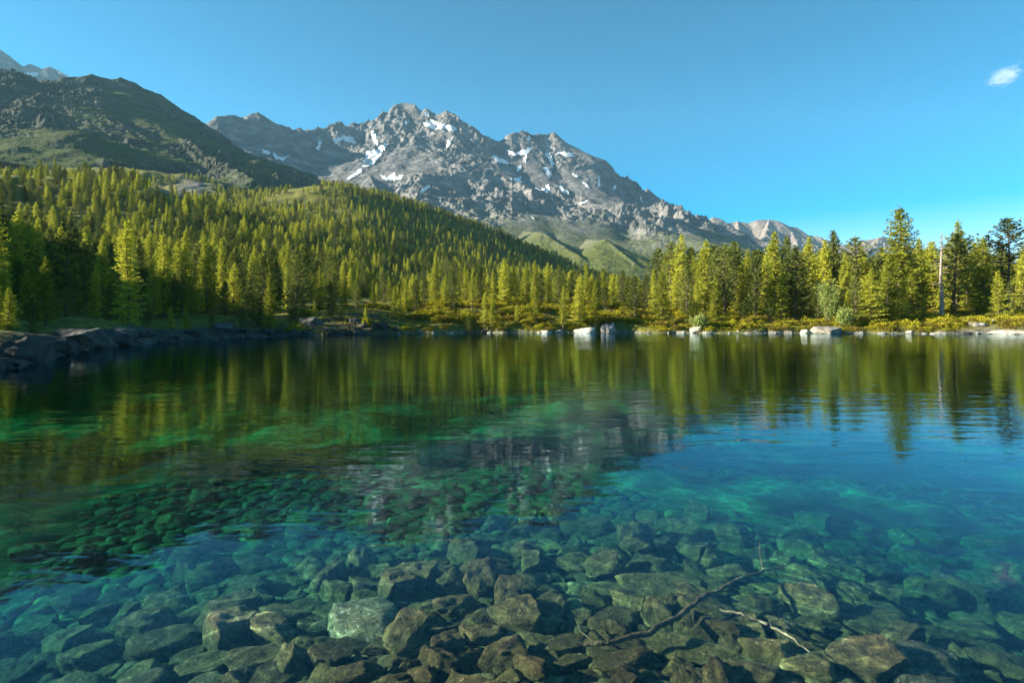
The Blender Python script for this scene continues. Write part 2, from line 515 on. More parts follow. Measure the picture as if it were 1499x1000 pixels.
def mat_mountain(name, rock0, rock1, rock2, grass, grass_hi, grass_lo, scale=1.0, gmax=0.86):
    k = NM(name)
    v = k.wpos()
    g = k.n('NewGeometry')
    sx = k.n('SeparateXYZ'); k.l(g.outputs['Normal'], sx.inputs[0])
    sp = k.n('SeparateXYZ'); k.l(g.outputs['Position'], sp.inputs[0])
    n1 = k.noise(v, 0.010 * scale, 9, 0.65, 0.5)
    n2 = k.noise(v, 0.06 * scale, 6, 0.65)
    n3 = k.noise(k.wpos((1, 1, 2.6), (0.5, 0.25, 0.3)), 0.018 * scale, 6, 0.65, 1.2)
    rock = k.ramp(n1, [(0.30, rock0), (0.5, rock1), (0.68, rock2)])
    rock = k.mix(k.ramp(n3, [(0.42, 0.55), (0.60, 0.0)]), rock, rock0)
    # flat ground holds scree and turf
    flat = k.math('ADD', sx.outputs['Z'], k.math('MULTIPLY', k.math('SUBTRACT', n2, 0.5), 0.5))
    turfz = k.n('MapRange'); turfz.inputs['From Min'].default_value = grass_hi; turfz.inputs['From Max'].default_value = grass_lo
    turfz.inputs['To Min'].default_value = 0.0; turfz.inputs['To Max'].default_value = 1.0
    zz = k.math('ADD', sp.outputs['Z'], k.math('MULTIPLY', k.math('SUBTRACT', n1, 0.5), 500.0))
    k.l(zz, turfz.inputs['Value'])
    fl = k.ramp(flat, [(gmax - 0.16, 0.0), (gmax, 1.0)])
    gr = k.mix(k.ramp(n2, [(0.35, 0.0), (0.7, 1.0)]), grass, (grass[0] * 1.9, grass[1] * 1.6, grass[2] * 1.6))
    col = k.mix(k.math('MULTIPLY', fl, turfz.outputs[0]), rock, gr)
    nm = k.bump(n1, 0.9, 25.0 / scale)
    nm = k.bump(n2, 0.9, 5.0 / scale, nm)
    nm = k.bump(n3, 0.8, 12.0 / scale, nm)
    k.diffuse(col, 0.95, nm, 0.05)
    return k.m

M['massif'] = mat_mountain('massif_rock', (0.075, 0.077, 0.078), (0.185, 0.18, 0.175), (0.34, 0.315, 0.295), (0.065, 0.085, 0.024), 620, 180, 1.0, 0.80)
M['shoulder'] = mat_mountain('shoulder_rock', (0.030, 0.037, 0.030), (0.075, 0.080, 0.060), (0.16, 0.158, 0.125), (0.040, 0.060, 0.015), 1300, 500, 2.2, 0.86)
M['far_rock'] = mat_mountain('far_rock', (0.12, 0.10, 0.088), (0.25, 0.215, 0.188), (0.36, 0.31, 0.275), (0.09, 0.08, 0.035), 600, 100, 1.0, 0.9)
k = NM('old_snow')
_sn = k.noise(k.wpos(), 0.05, 4, 0.6)
k.diffuse(k.ramp(_sn, [(0.3, (0.55, 0.55, 0.55)), (0.7, (0.78, 0.78, 0.78))]), 0.7, k.bump(_sn, 0.3, 2.0), 0.2)
M['snow'] = k.m

def inpoly(px, py, poly):
    inside = np.zeros(px.shape, bool)
    n = len(poly)
    for i in range(n):
        x1, y1 = poly[i]; x2, y2 = poly[(i + 1) % n]
        c = ((y1 > py) != (y2 > py)) & (px < (x2 - x1) * (py - y1) / (y2 - y1 + 1e-12) + x1)
        inside ^= c
    return inside

def make_mountain(name, label, lines, pxr, yr, nc, nrw, mat, amp, wl, seed, crest_keep=0.12, snow=(), back=1.0, off=3.0, floor=-2.5, smooth_foot=None, jagged=0.0):
    us = (np.linspace(pxr[0], pxr[1], nc) - CX) / F
    ys = np.linspace(yr[0], yr[1], nrw)
    U, Y = np.meshgrid(us, ys)
    X = U * Y
    # bend the lookup a little so that spurs are not straight
    wx = X + 0.35 * wl * fbm(X / wl / 1.3, Y / wl / 1.3, 3, seed + 3)
    wy = Y + 0.35 * wl * fbm(X / wl / 1.3, Y / wl / 1.3, 3, seed + 9)
    z0, d0 = ridge_field(X, Y, lines)
    z1, d1 = ridge_field(wx, wy, lines)
    mixw = sstep(0.05 * wl, 0.8 * wl, d0)
    Z = z0 * (1 - mixw) + z1 * mixw
    rg = ridged(X / wl, Y / wl, 6, seed) - 1.15
    fine = ridged(X / wl * 5, Y / wl * 5 , 4, seed + 5) - 1.1
    keep = crest_keep + (1 - crest_keep) * sstep(0, 0.7 * wl, d0)
    foot = 1.0
    if smooth_foot:
        foot = 0.15 + 0.85 * sstep(smooth_foot[0], smooth_foot[1], Z)
    jag = ridged(X / wl * 6, Y / wl * 6, 4, seed + 15) - 1.15
    crag = 0.14 + 0.86 * sstep(-0.25, 0.35, fbm(X / wl / 1.7, Y / wl / 1.7, 3, seed + 41))
    foot = foot * crag
    Z = Z + amp * (rg + 0.22 * fine) * keep * foot + jagged * jag * (1 - sstep(0, 0.8 * wl, d0)) * foot
    Z = np.maximum(Z, floor)
    me = mesh_np(name, np.stack([X, Y, Z], -1).reshape(-1, 3), grid_faces(nrw, nc), False)
    me.materials.append(mat)
    o = link(name, me, kind='structure', label=label)
    if snow:
        PX, PY = proj(X, Y, Z)
        # nearest surface along each line of sight
        bx = np.clip(((PX + 100) / 4).astype(int), 0, 499); by = np.clip((PY / 4).astype(int), 0, 249)
        zb = np.full((500, 250), 1e9)
        np.minimum.at(zb, (bx.ravel(), by.ravel()), Y.ravel())
        fc = grid_faces(nrw, nc)
        fpx = PX.ravel()[fc].mean(1); fpy = PY.ravel()[fc].mean(1); fy = Y.ravel()[fc].mean(1)
        fbx = np.clip(((fpx + 100) / 4).astype(int), 0, 499); fby = np.clip((fpy / 4).astype(int), 0, 249)
        vis = fy < zb[fbx, fby] + 140
        V = np.stack([X, Y, Z], -1).reshape(-1, 3)
        gx, gy = np.gradient(Z, axis=1), np.gradient(Z, axis=0)
        nx = -gx / np.gradient(X, axis=1); ny = -gy / np.gradient(Y, axis=0)
        N = np.stack([nx, ny, np.ones_like(nx)], -1).reshape(-1, 3)
        N /= np.linalg.norm(N, axis=1)[:, None]
        jx = 1.5 * gnoise(fpx / 4.0, fpy / 4.0, 7); jy = 1.5 * gnoise(fpx / 4.0, fpy / 4.0, 8)
        for poly in snow:
            m = vis & inpoly(fpx + jx, fpy + jy, poly)
            ff = fc[m]
            if len(ff) < 3:
                continue
            idx, inv = np.unique(ff, return_inverse=True)
            sm = mesh_np('snow_patch', V[idx] + N[idx] * off, inv.reshape(ff.shape))
            sm.materials.append(M['snow'])
            link('snow_patch', sm, parent=o)
    return o

# the high rocky peak in the middle
massif_crest = [(262, 215, 2500), (290, 190, 2630), (305, 180, 2700), (318, 168, 2735), (345, 166, 2809), (364, 173, 2861), (367, 163, 2869), (378, 163, 2900), (400, 178, 2968),
    (425, 186, 3046), (440, 183, 3093), (454, 191, 3137), (458, 180, 3150), (475, 184, 3208), (490, 176, 3260), (512, 181, 3336), (530, 178, 3398),
    (545, 172, 3450), (560, 163, 3497), (580, 152, 3561), (592, 149, 3600), (607, 152, 3576), (617, 161, 3560), (625, 157, 3547), (640, 165, 3523),
    (655, 161, 3500), (670, 170, 3450), (690, 183, 3383), (710, 198, 3366), (730, 207, 3400), (745, 195, 3442), (765, 191, 3500), (780, 197, 3533),
    (800, 198, 3577), (810, 192, 3600), (825, 205, 3668), (845, 222, 3759), (865, 240, 3850), (890, 255, 3986), (920, 272, 4150), (940, 286, 4266),
    (947, 275, 4307), (956, 291, 4360), (980, 305, 4500), (1000, 315, 4623), (1020, 326, 4746), (1045, 346, 4900), (1075, 375, 5000), (1120, 410, 5150), (1200, 440, 5200)]
massif = [
    L(massif_crest, 1.05, 0.42, 700),
    L([(690, 183, 3384), (700, 215, 3200), (690, 255, 2950), (716, 296, 2720), (742, 328, 2420)], 0.95, 0.5, 300),
    L([(640, 165, 3520), (628, 205, 3320), (636, 250, 3050), (650, 285, 2800)], 0.9, 0.5, 260),
    L([(580, 152, 3600), (560, 195, 3400), (556, 235, 3150), (566, 262, 2950)], 0.95, 0.5, 240),
    L([(490, 176, 3260), (500, 215, 3130), (520, 250, 2930)], 0.95, 0.5, 240),
    L([(810, 192, 3600), (822, 228, 3400), (845, 268, 3100), (872, 310, 2750)], 0.9, 0.5, 260),
    L([(765, 191, 3500), (752, 235, 3280), (760, 275, 3050), (800, 310, 2800), (840, 345, 2500)], 0.85, 0.45, 300),
    L([(947, 275, 4310), (957, 318, 3700), (985, 355, 3100)], 0.9, 0.5, 220),
    L([(378, 163, 2900), (398, 205, 2790), (422, 240, 2640)], 0.9, 0.5, 240),
    # scree cones and grassy knolls at the foot
    L([(540, 252, 2700), (545, 264, 2450), (560, 290, 2200)], 0.62, 0.5, 300),
    L([(650, 300, 2500), (690, 330, 2150), (740, 360, 1800)], 0.62, 0.45, 300),
    L([(742, 328, 2420), (770, 338, 2050), (795, 340, 1600), (850, 375, 1380)], 0.6, 0.35, 150),
    L([(840, 345, 2500), (870, 352, 1950), (888, 350, 1500), (930, 385, 1320), (990, 415, 1250)], 0.6, 0.35, 150),
]
SNOW_MASSIF = [
    [(488, 203), (502, 198), (515, 200), (522, 210), (512, 209), (500, 206), (490, 211)],
    [(466, 207), (472, 206), (468, 220), (463, 219)],
    [(385, 219), (396, 223), (394, 227), (386, 226)], [(398, 223), (412, 232), (424, 227), (414, 236), (402, 232)],
    [(543, 191), (548, 193), (554, 212), (551, 216), (546, 203)],
    [(566, 208), (569, 210), (558, 228), (546, 241), (532, 247), (530, 242), (544, 228), (556, 214)],
    [(538, 222), (550, 218), (548, 230), (536, 242), (530, 240)],
    [(556, 256), (566, 260), (577, 253), (580, 259), (590, 257), (588, 263), (575, 265), (562, 264)],
    [(528, 246), (520, 252), (507, 263), (511, 264), (524, 256), (531, 250)],
    [(620, 180), (634, 174), (642, 181), (660, 184), (670, 187), (665, 193), (650, 188), (636, 190), (622, 185)],
    [(592, 176), (601, 177), (598, 181), (591, 179)], [(621, 164), (629, 165), (627, 171), (620, 169)],
    [(656, 205), (664, 200), (658, 214), (653, 217)], [(610, 282), (626, 272), (630, 274), (618, 283)],
    [(721, 229), (732, 232), (746, 238), (744, 241), (731, 239), (724, 236)],
    [(742, 220), (755, 224), (774, 216), (779, 217), (772, 226), (769, 237), (766, 236), (769, 226), (752, 228), (746, 226)],
    [(800, 208), (804, 214), (801, 220), (805, 226), (812, 240), (807, 245), (803, 232), (797, 227), (802, 222)],
    [(795, 246), (803, 244), (806, 252), (804, 263), (800, 257)],
    [(746, 262), (759, 261), (763, 257), (762, 268), (755, 265)],
    [(781, 274), (795, 277), (804, 271), (807, 281), (800, 283), (797, 280), (786, 278)],
    [(818, 268), (824, 276), (832, 281), (833, 285), (822, 281)],
    [(838, 253), (845, 258), (846, 261), (838, 258)], [(852, 264), (862, 273), (861, 276), (853, 270)],
    [(875, 256), (877, 258), (880, 272), (875, 275)], [(896, 276), (901, 270), (903, 275), (897, 279)],
    [(850, 296), (862, 293), (856, 299), (850, 300)], [(815, 222), (838, 224), (840, 230), (828, 229), (815, 226)],
    [(902, 313), (912, 319), (911, 321)], [(774, 315), (783, 321), (781, 323)], [(985, 376), (991, 378), (991, 382), (984, 382)],
    [(938, 289), (941, 296), (938, 295)], [(770, 205), (774, 198), (777, 202), (774, 207)], [(756, 246), (763, 240), (761, 250), (757, 252)],
]
make_mountain('rocky_mountain', 'high grey rocky mountain with snow patches in the middle', massif, (180, 1260), (760, 5400), 640, 450, M['massif'], 105, 420, 11,
              0.16, SNOW_MASSIF, smooth_foot=(260, 620), jagged=17)
# the dark shoulder on the left
should = [
    L([(-160, 90, 1350), (-60, 96, 1412), (0, 100, 1450), (22, 100, 1483), (42, 111, 1513), (60, 119, 1540), (75, 116, 1562), (100, 110, 1600), (128, 113, 1639),
       (134, 107, 1648), (148, 112, 1667), (168, 116, 1696), (176, 112, 1707), (195, 118, 1734), (206, 127, 1750), (235, 137, 1780), (260, 155, 1807),
       (280, 172, 1828), (300, 192, 1850), (318, 201, 1862), (345, 214, 1881), (372, 230, 1900), (398, 243, 1915), (425, 253, 1931), (455, 268, 1950), (500, 300, 1950)],
      0.75, 0.35, 500),
    L([(42, 111, 1513), (110, 155, 1380), (185, 205, 1250), (230, 242, 1120)], 0.62, 0.4, 200),
    L([(206, 127, 1750), (214, 165, 1580), (256, 198, 1420), (284, 210, 1270), (330, 240, 1120), (372, 262, 1000)], 0.7, 0.4, 160),
    L([(318, 201, 1862), (290, 206, 1400), (262, 216, 1240)], 0.8, 0.4, 120),
    L([(-60, 96, 1412), (-20, 160, 1200), (0, 210, 1000)], 0.62, 0.4, 200),
]
make_mountain('mountain_shoulder', 'dark grassy and rocky mountain shoulder on the left', should, (-420, 640), (820, 2200), 560, 240, M['shoulder'], 36, 190, 23, 0.2, jagged=9)
# far summits at the left edge
peak = [L([(-220, 60, 4400), (-120, 20, 4350), (-70, 30, 4300), (0, 70, 4200), (12, 79, 4200), (28, 92, 4200), (36, 97, 4200), (45, 92, 4200), (58, 98, 4200), (63, 101, 4200),
           (73, 96, 4200), (92, 106, 4180), (105, 112, 4180), (160, 150, 4100), (260, 230, 4000)], 0.95, 0.5, 600)]
make_mountain('far_summit', 'distant blue rocky summits behind the left shoulder', peak, (-260, 300), (3000, 4600), 220, 110, M['massif'], 60, 400, 37, 0.15,
              [[(36, 107), (52, 106), (58, 110), (46, 115), (38, 113)], [(84, 102), (104, 111), (100, 113), (84, 105)]], off=5)
# pale far crest on the right
far = [L([(960, 380, 5600), (1000, 345, 5550), (1030, 328, 5500), (1043, 317, 5500), (1056, 320, 5500), (1060, 328, 5500), (1080, 323, 5500), (1095, 326, 5500), (1108, 321, 5500),
          (1126, 321, 5500), (1140, 323, 5500), (1156, 331, 5500), (1166, 332, 5500), (1182, 343, 5450), (1200, 346, 5400), (1222, 355, 5350), (1245, 360, 5300),
          (1268, 351, 5200), (1292, 345, 5200), (1312, 352, 5200), (1350, 366, 5200), (1420, 395, 5200), (1560, 440, 5200)], 0.9, 0.45, 700),
       L([(1126, 321, 5500), (1120, 345, 5100), (1100, 365, 4700)], 0.9, 0.5, 300),
       L([(1080, 323, 5500), (1082, 345, 5150), (1066, 360, 4900)], 0.9, 0.5, 300),
       L([(1156, 331, 5500), (1165, 352, 5100), (1170, 370, 4800)], 0.9, 0.5, 300),
       L([(1292, 345, 5200), (1270, 365, 4800), (1240, 380, 4500)], 0.8, 0.5, 300)]
make_mountain('far_crest', 'pale sunlit far crest on the right behind the trees', far, (930, 1650), (3800, 6200), 380, 120, M['far_rock'], 95, 380, 51, 0.15, jagged=16)

# ------------------------------------------------------------------ vegetation builders
class Soup:
    """collects small faces and tubes into one mesh"""
    def __init__(self):
        self.v = []; self.f = []
    def quad(self, a, b, c, d):
        i = len(self.v); self.v += [a, b, c, d]; self.f.append((i, i + 1, i + 2, i + 3))
    def leaf(self, p, d, length, width, rng):
        """a pointed blade from p along d"""
        d = d.normalized()
        s = d.cross(Vector((rng.uniform(-1, 1), rng.uniform(-1, 1), rng.uniform(-1, 1))))
        if s.length < 1e-3:
            s = d.orthogonal()
        s = s.normalized() * width * 0.5
        q = p + d * length * 0.45
        self.quad(tuple(p), tuple(q + s), tuple(p + d * length), tuple(q - s))
    def tube(self, pts, rad, n=5):
        base = len(self.v)
        for j, p in enumerate(pts):
            a = pts[max(j - 1, 0)]; b = pts[min(j + 1, len(pts) - 1)]
            d = (b - a).normalized()
            u = d.orthogonal().normalized() if abs(d.z) < 0.9 else Vector((1, 0, 0)).cross(d).normalized()
            w = d.cross(u)
            for i in range(n):
                t = 2 * math.pi * i / n
                self.v.append(tuple(p + (u * math.cos(t) + w * math.sin(t)) * rad[j]))
        for j in range(len(pts) - 1):
            for i in range(n):
                a = base + j * n + i; b = base + j * n + (i + 1) % n
                self.f.append((a, b, b + n, a + n))
    def mesh(self, name, mat, smooth=False):
        me = bpy.data.meshes.new(name)
        me.from_pydata(self.v, [], self.f)
        me.materials.append(mat)
        if smooth:
            me.polygons.foreach_set('use_smooth', np.ones(len(me.polygons), bool))
        me.update()
        return me

def mat_leaf(name, c0, c1, trans, vary=0.5):
    k = NM(name)
    oi = k.n('ObjectInfo')
    g = k.n('NewGeometry')
    n = k.noise(k.coord('Object'), 0.7, 3, 0.6)
    f = k.math('ADD', k.math('MULTIPLY', oi.outputs['Random'], 0.6), k.math('MULTIPLY', n, 0.6))
    f = k.math('ADD', f, k.math('MULTIPLY', g.outputs['Random Per Island'], 0.35))
    col = k.ramp(f, [(0.25, c0), (1.1, c1)])
    d = k.n('BsdfDiffuse'); t = k.n('BsdfTranslucent'); mx = k.n('MixShader', i_Fac=trans)
    k.l(col, d.inputs['Color']); k.l(col, t.inputs['Color'])
    k.l(d.outputs[0], mx.inputs[1]); k.l(t.outputs[0], mx.inputs[2])
    k.l(mx.outputs[0], k.out.inputs['Surface'])
    return k.m

def mat_bark(name, c0, c1):
    k = NM(name)
    n = k.noise(k.coord('Object', (6, 6, 1.2)), 2.0, 5, 0.65)
    k.diffuse(k.ramp(n, [(0.3, c0), (0.7, c1)]), 0.9, k.bump(n, 0.7, 0.05), 0.1)
    return k.m

M['larch'] = mat_leaf('larch_needles', (0.085, 0.115, 0.012), (0.44, 0.45, 0.052), 0.36)
M['pine'] = mat_leaf('pine_needles', (0.026, 0.046, 0.012), (0.18, 0.21, 0.05), 0.25)
M['shrub'] = mat_leaf('shrub_leaves', (0.15, 0.17, 0.014), (0.40, 0.36, 0.03), 0.35)
M['willow'] = mat_leaf('willow_leaves', (0.18, 0.24, 0.06), (0.36, 0.42, 0.13), 0.40)
M['heath'] = mat_leaf('heath_leaves', (0.085, 0.085, 0.016), (0.23, 0.18, 0.035), 0.30)
M['grass'] = mat_leaf('grass_blades', (0.11, 0.12, 0.02), (0.27, 0.24, 0.05), 0.35)
M['bark'] = mat_bark('conifer_bark', (0.06, 0.045, 0.032), (0.22, 0.17, 0.13))
M['dead_wood'] = mat_bark('dead_wood', (0.14, 0.12, 0.10), (0.36, 0.31, 0.265))
M['sunk_wood'] = mat_bark('sunken_wood', (0.025, 0.022, 0.012), (0.13, 0.115, 0.065))
M['sunk_pale'] = mat_bark('sunken_pale_wood', (0.07, 0.065, 0.04), (0.22, 0.20, 0.13))

TREE_H = 16.0
def build_conifer(kind, seed, slim=1.0, bare=0.10, dens=1.0):
    rng = random.Random(seed)
    wood, leaf = Soup(), Soup()
    h = TREE_H
    lean = Vector((rng.uniform(-.02, .02), rng.uniform(-.02, .02), 0))
    def axis(z):
        return Vector((lean.x * z + 0.10 * math.sin(z * .5 + seed), lean.y * z + 0.10 * math.cos(z * .43 + seed), z))
    n = 14
    pts = [axis(h * i / (n - 1)) for i in range(n)]
    pts[0].z = -0.5
    r0 = 0.21 if kind == 'larch' else 0.25
    wood.tube(pts, [r0 * (1 - 0.93 * (i / (n - 1)) ** 0.85) * (1.35 if i == 0 else 1) for i in range(n)], 7)
    z = h * bare
    while z < h * 0.985:
        t = (z - h * bare) / (h * (1 - bare))           # 0 at the lowest bough, 1 at the tip
        if kind == 'larch':
            prof = (0.20 + 0.80 * (1 - t) ** 0.85) * (0.72 + 0.28 * min(1, t / 0.12)) * (1 - 0.05 * t)
            prof = min(prof, (1 - t) * 1.9 + 0.04)
            Rm = 2.55 * slim * prof
            nb = 5; step = 0.42
        else:
            prof = (0.55 + 0.45 * math.sin(math.pi * min(1, 0.25 + 0.65 * t))) * min(1, (1 - t) * 2.6 + 0.13) * (0.6 + 0.4 * min(1, t / 0.18))
            Rm = 2.45 * slim * prof
            nb = 5; step = 0.52
        a0 = rng.uniform(0, 6.28)
        for b in range(nb):
            if rng.random() > 0.93 * dens:
                continue
            a = a0 + 6.283 * b / nb + rng.uniform(-.4, .4)
            Lb = max(0.18, Rm * rng.uniform(0.60, 1.18))
            if rng.random() < 0.06:
                Lb *= 0.5
            d = Vector((math.cos(a), math.sin(a), 0))
            side = Vector((-d.y, d.x, 0))
            p0 = axis(z + rng.uniform(-.2, .2))
            drop = (-0.28 if kind == 'larch' else -0.10) * (1 - t) + (0.28 if kind == 'larch' else 0.45) * t
            up = 0.16 if kind == 'larch' else 0.42
            def bp(s):
                return p0 + d * (Lb * s) + Vector((0, 0, Lb * (drop * s + up * s * s)))
            if Lb > 0.7:
                wood.tube([bp(0), bp(0.5), bp(0.92)], [0.022 * Lb + .012, 0.014 * Lb + .006, 0.005], 3)
            if kind == 'larch':
                s = 0.16 if Lb > 1 else 0.05
                while s < 1.02:
                    p = bp(s)
                    w = Lb * (0.34 * (1 - s) + 0.13) + 0.10
                    for sgn in (-1, 1):
                        dd = (side * sgn * rng.uniform(.5, 1) + d * rng.uniform(.2, .9) + Vector((0, 0, rng.uniform(-.55, .25))))
                        leaf.leaf(p, dd, w * rng.uniform(.7, 1.25) + .12, 0.17, rng)
                    if rng.random() < 0.75:
                        leaf.leaf(p, Vector((rng.uniform(-.5, .5), rng.uniform(-.5, .5), -1)) + d * .3, rng.uniform(.2, .5), 0.15, rng)
                    if rng.random() < 0.55:
                        leaf.leaf(p, Vector((rng.uniform(-.6, .6), rng.uniform(-.6, .6), .8)) + d * .5, rng.uniform(.18, .40), 0.15, rng)
                    s += 0.27 / max(Lb, .3)
            else:
                s = 0.30 if Lb > 1 else 0.1
                while s < 1.05:
                    p = bp(s) + side * rng.uniform(-.32, .32) * Lb * (0.9 - 0.5 * s)
                    for q in range(7):
                        dd = Vector((rng.gauss(0, .7), rng.gauss(0, .7), rng.uniform(-.25, 1.0))) + d * 0.35
                        leaf.leaf(p, dd, rng.uniform(.28, .52), 0.17, rng)
                    s += 0.34 / max(Lb, .3)
        z += step * rng.uniform(.75, 1.25) * (1 - 0.35 * t)
    for q in range(9):
        leaf.leaf(axis(h * (1 - 0.012 * q)), Vector((rng.uniform(-.7, .7), rng.uniform(-.7, .7), .9)), 0.40, 0.13, rng)
    return wood.mesh(kind + '_trunk', M['bark'], True), leaf.mesh(kind + '_crown', M[kind])

VAR = {'larch': [build_conifer('larch', 10, 1.0, .08), build_conifer('larch', 11, 0.86, .10), build_conifer('larch', 12, 1.12, .06), build_conifer('larch', 13, 0.78, .16, .92),
                 build_conifer('larch', 14, 0.95, .05), build_conifer('larch', 15, 1.2, .12, .86)],
       'pine': [build_conifer('pine', 20, 1.0, .08), build_conifer('pine', 21, 0.82, .14), build_conifer('pine', 22, 1.1, .22, .85), build_conifer('pine', 23, 0.9, .06),
                build_conifer('pine', 24, 1.25, .30, .70)]}

def build_shrub(kind, seed, n=420, w=1.0, hgt=0.8, blade=0.22):
    rng = random.Random(seed)
    leaf, wood = Soup(), Soup()
    lobes = [(Vector((rng.gauss(0, .45) * w, rng.gauss(0, .45) * w, 0)), rng.uniform(.45, .9)) for _ in range(6)]
    for c, s in lobes:
        wood.tube([Vector((c.x * .2, c.y * .2, -.15)), c * .6 + Vector((0, 0, hgt * s * .4)), c + Vector((0, 0, hgt * s * .7))], [.035, .022, .008], 4)
    for i in range(n):
        c, s = rng.choice(lobes)
        u = rng.uniform(0, 6.283); v = math.acos(rng.uniform(-0.1, 1))
        d = Vector((math.sin(v) * math.cos(u), math.sin(v) * math.sin(u), math.cos(v)))
        rr = rng.uniform(.55, 1.0) ** .5
        p = c + Vector((d.x * .62 * w * s, d.y * .62 * w * s, d.z * hgt * s * 1.25)) * rr
        p.z = max(p.z, 0.02)
        leaf.leaf(p, d + Vector((rng.gauss(0, .6), rng.gauss(0, .6), rng.gauss(.2, .5))), blade * rng.uniform(.7, 1.4), blade * .5, rng)
    return wood.mesh('shrub_stem', M['bark'], True), leaf.mesh('shrub_foliage', M[kind])
SHRUB = [build_shrub('shrub', 31), build_shrub('shrub', 32, 460, 1.3, .65), build_shrub('heath', 33, 420, 1.2, .55, .20), build_shrub('shrub', 34, 380, .9, 1.0),
         build_shrub('heath', 35, 380, 1.0, .7, .2)]

def build_grass(seed):
    rng = random.Random(seed); s = Soup()
    for i in range(46):
        p = Vector((rng.gauss(0, .38), rng.gauss(0, .38), -.03))
        s.leaf(p, Vector((rng.gauss(0, .45), rng.gauss(0, .45), 1)), rng.uniform(.22, .5), .07, rng)
    return s.mesh('grass_tuft', M['grass'])
GRASS = build_grass(41)

def thing(name, loc, rz=0.0, scale=(1, 1, 1), **props):
    o = link(name, None, **props)
    o.location = loc; o.rotation_euler = (0, 0, rz); o.scale = scale
    o.empty_display_size = 0.3
    return o

TREES = []        # (px, top row, depth, kind, variant, width factor, traced)
def T(px, top, Y, kind, var=0, wf=1.0):
    TREES.append((px, top, Y, kind, var, wf, True))
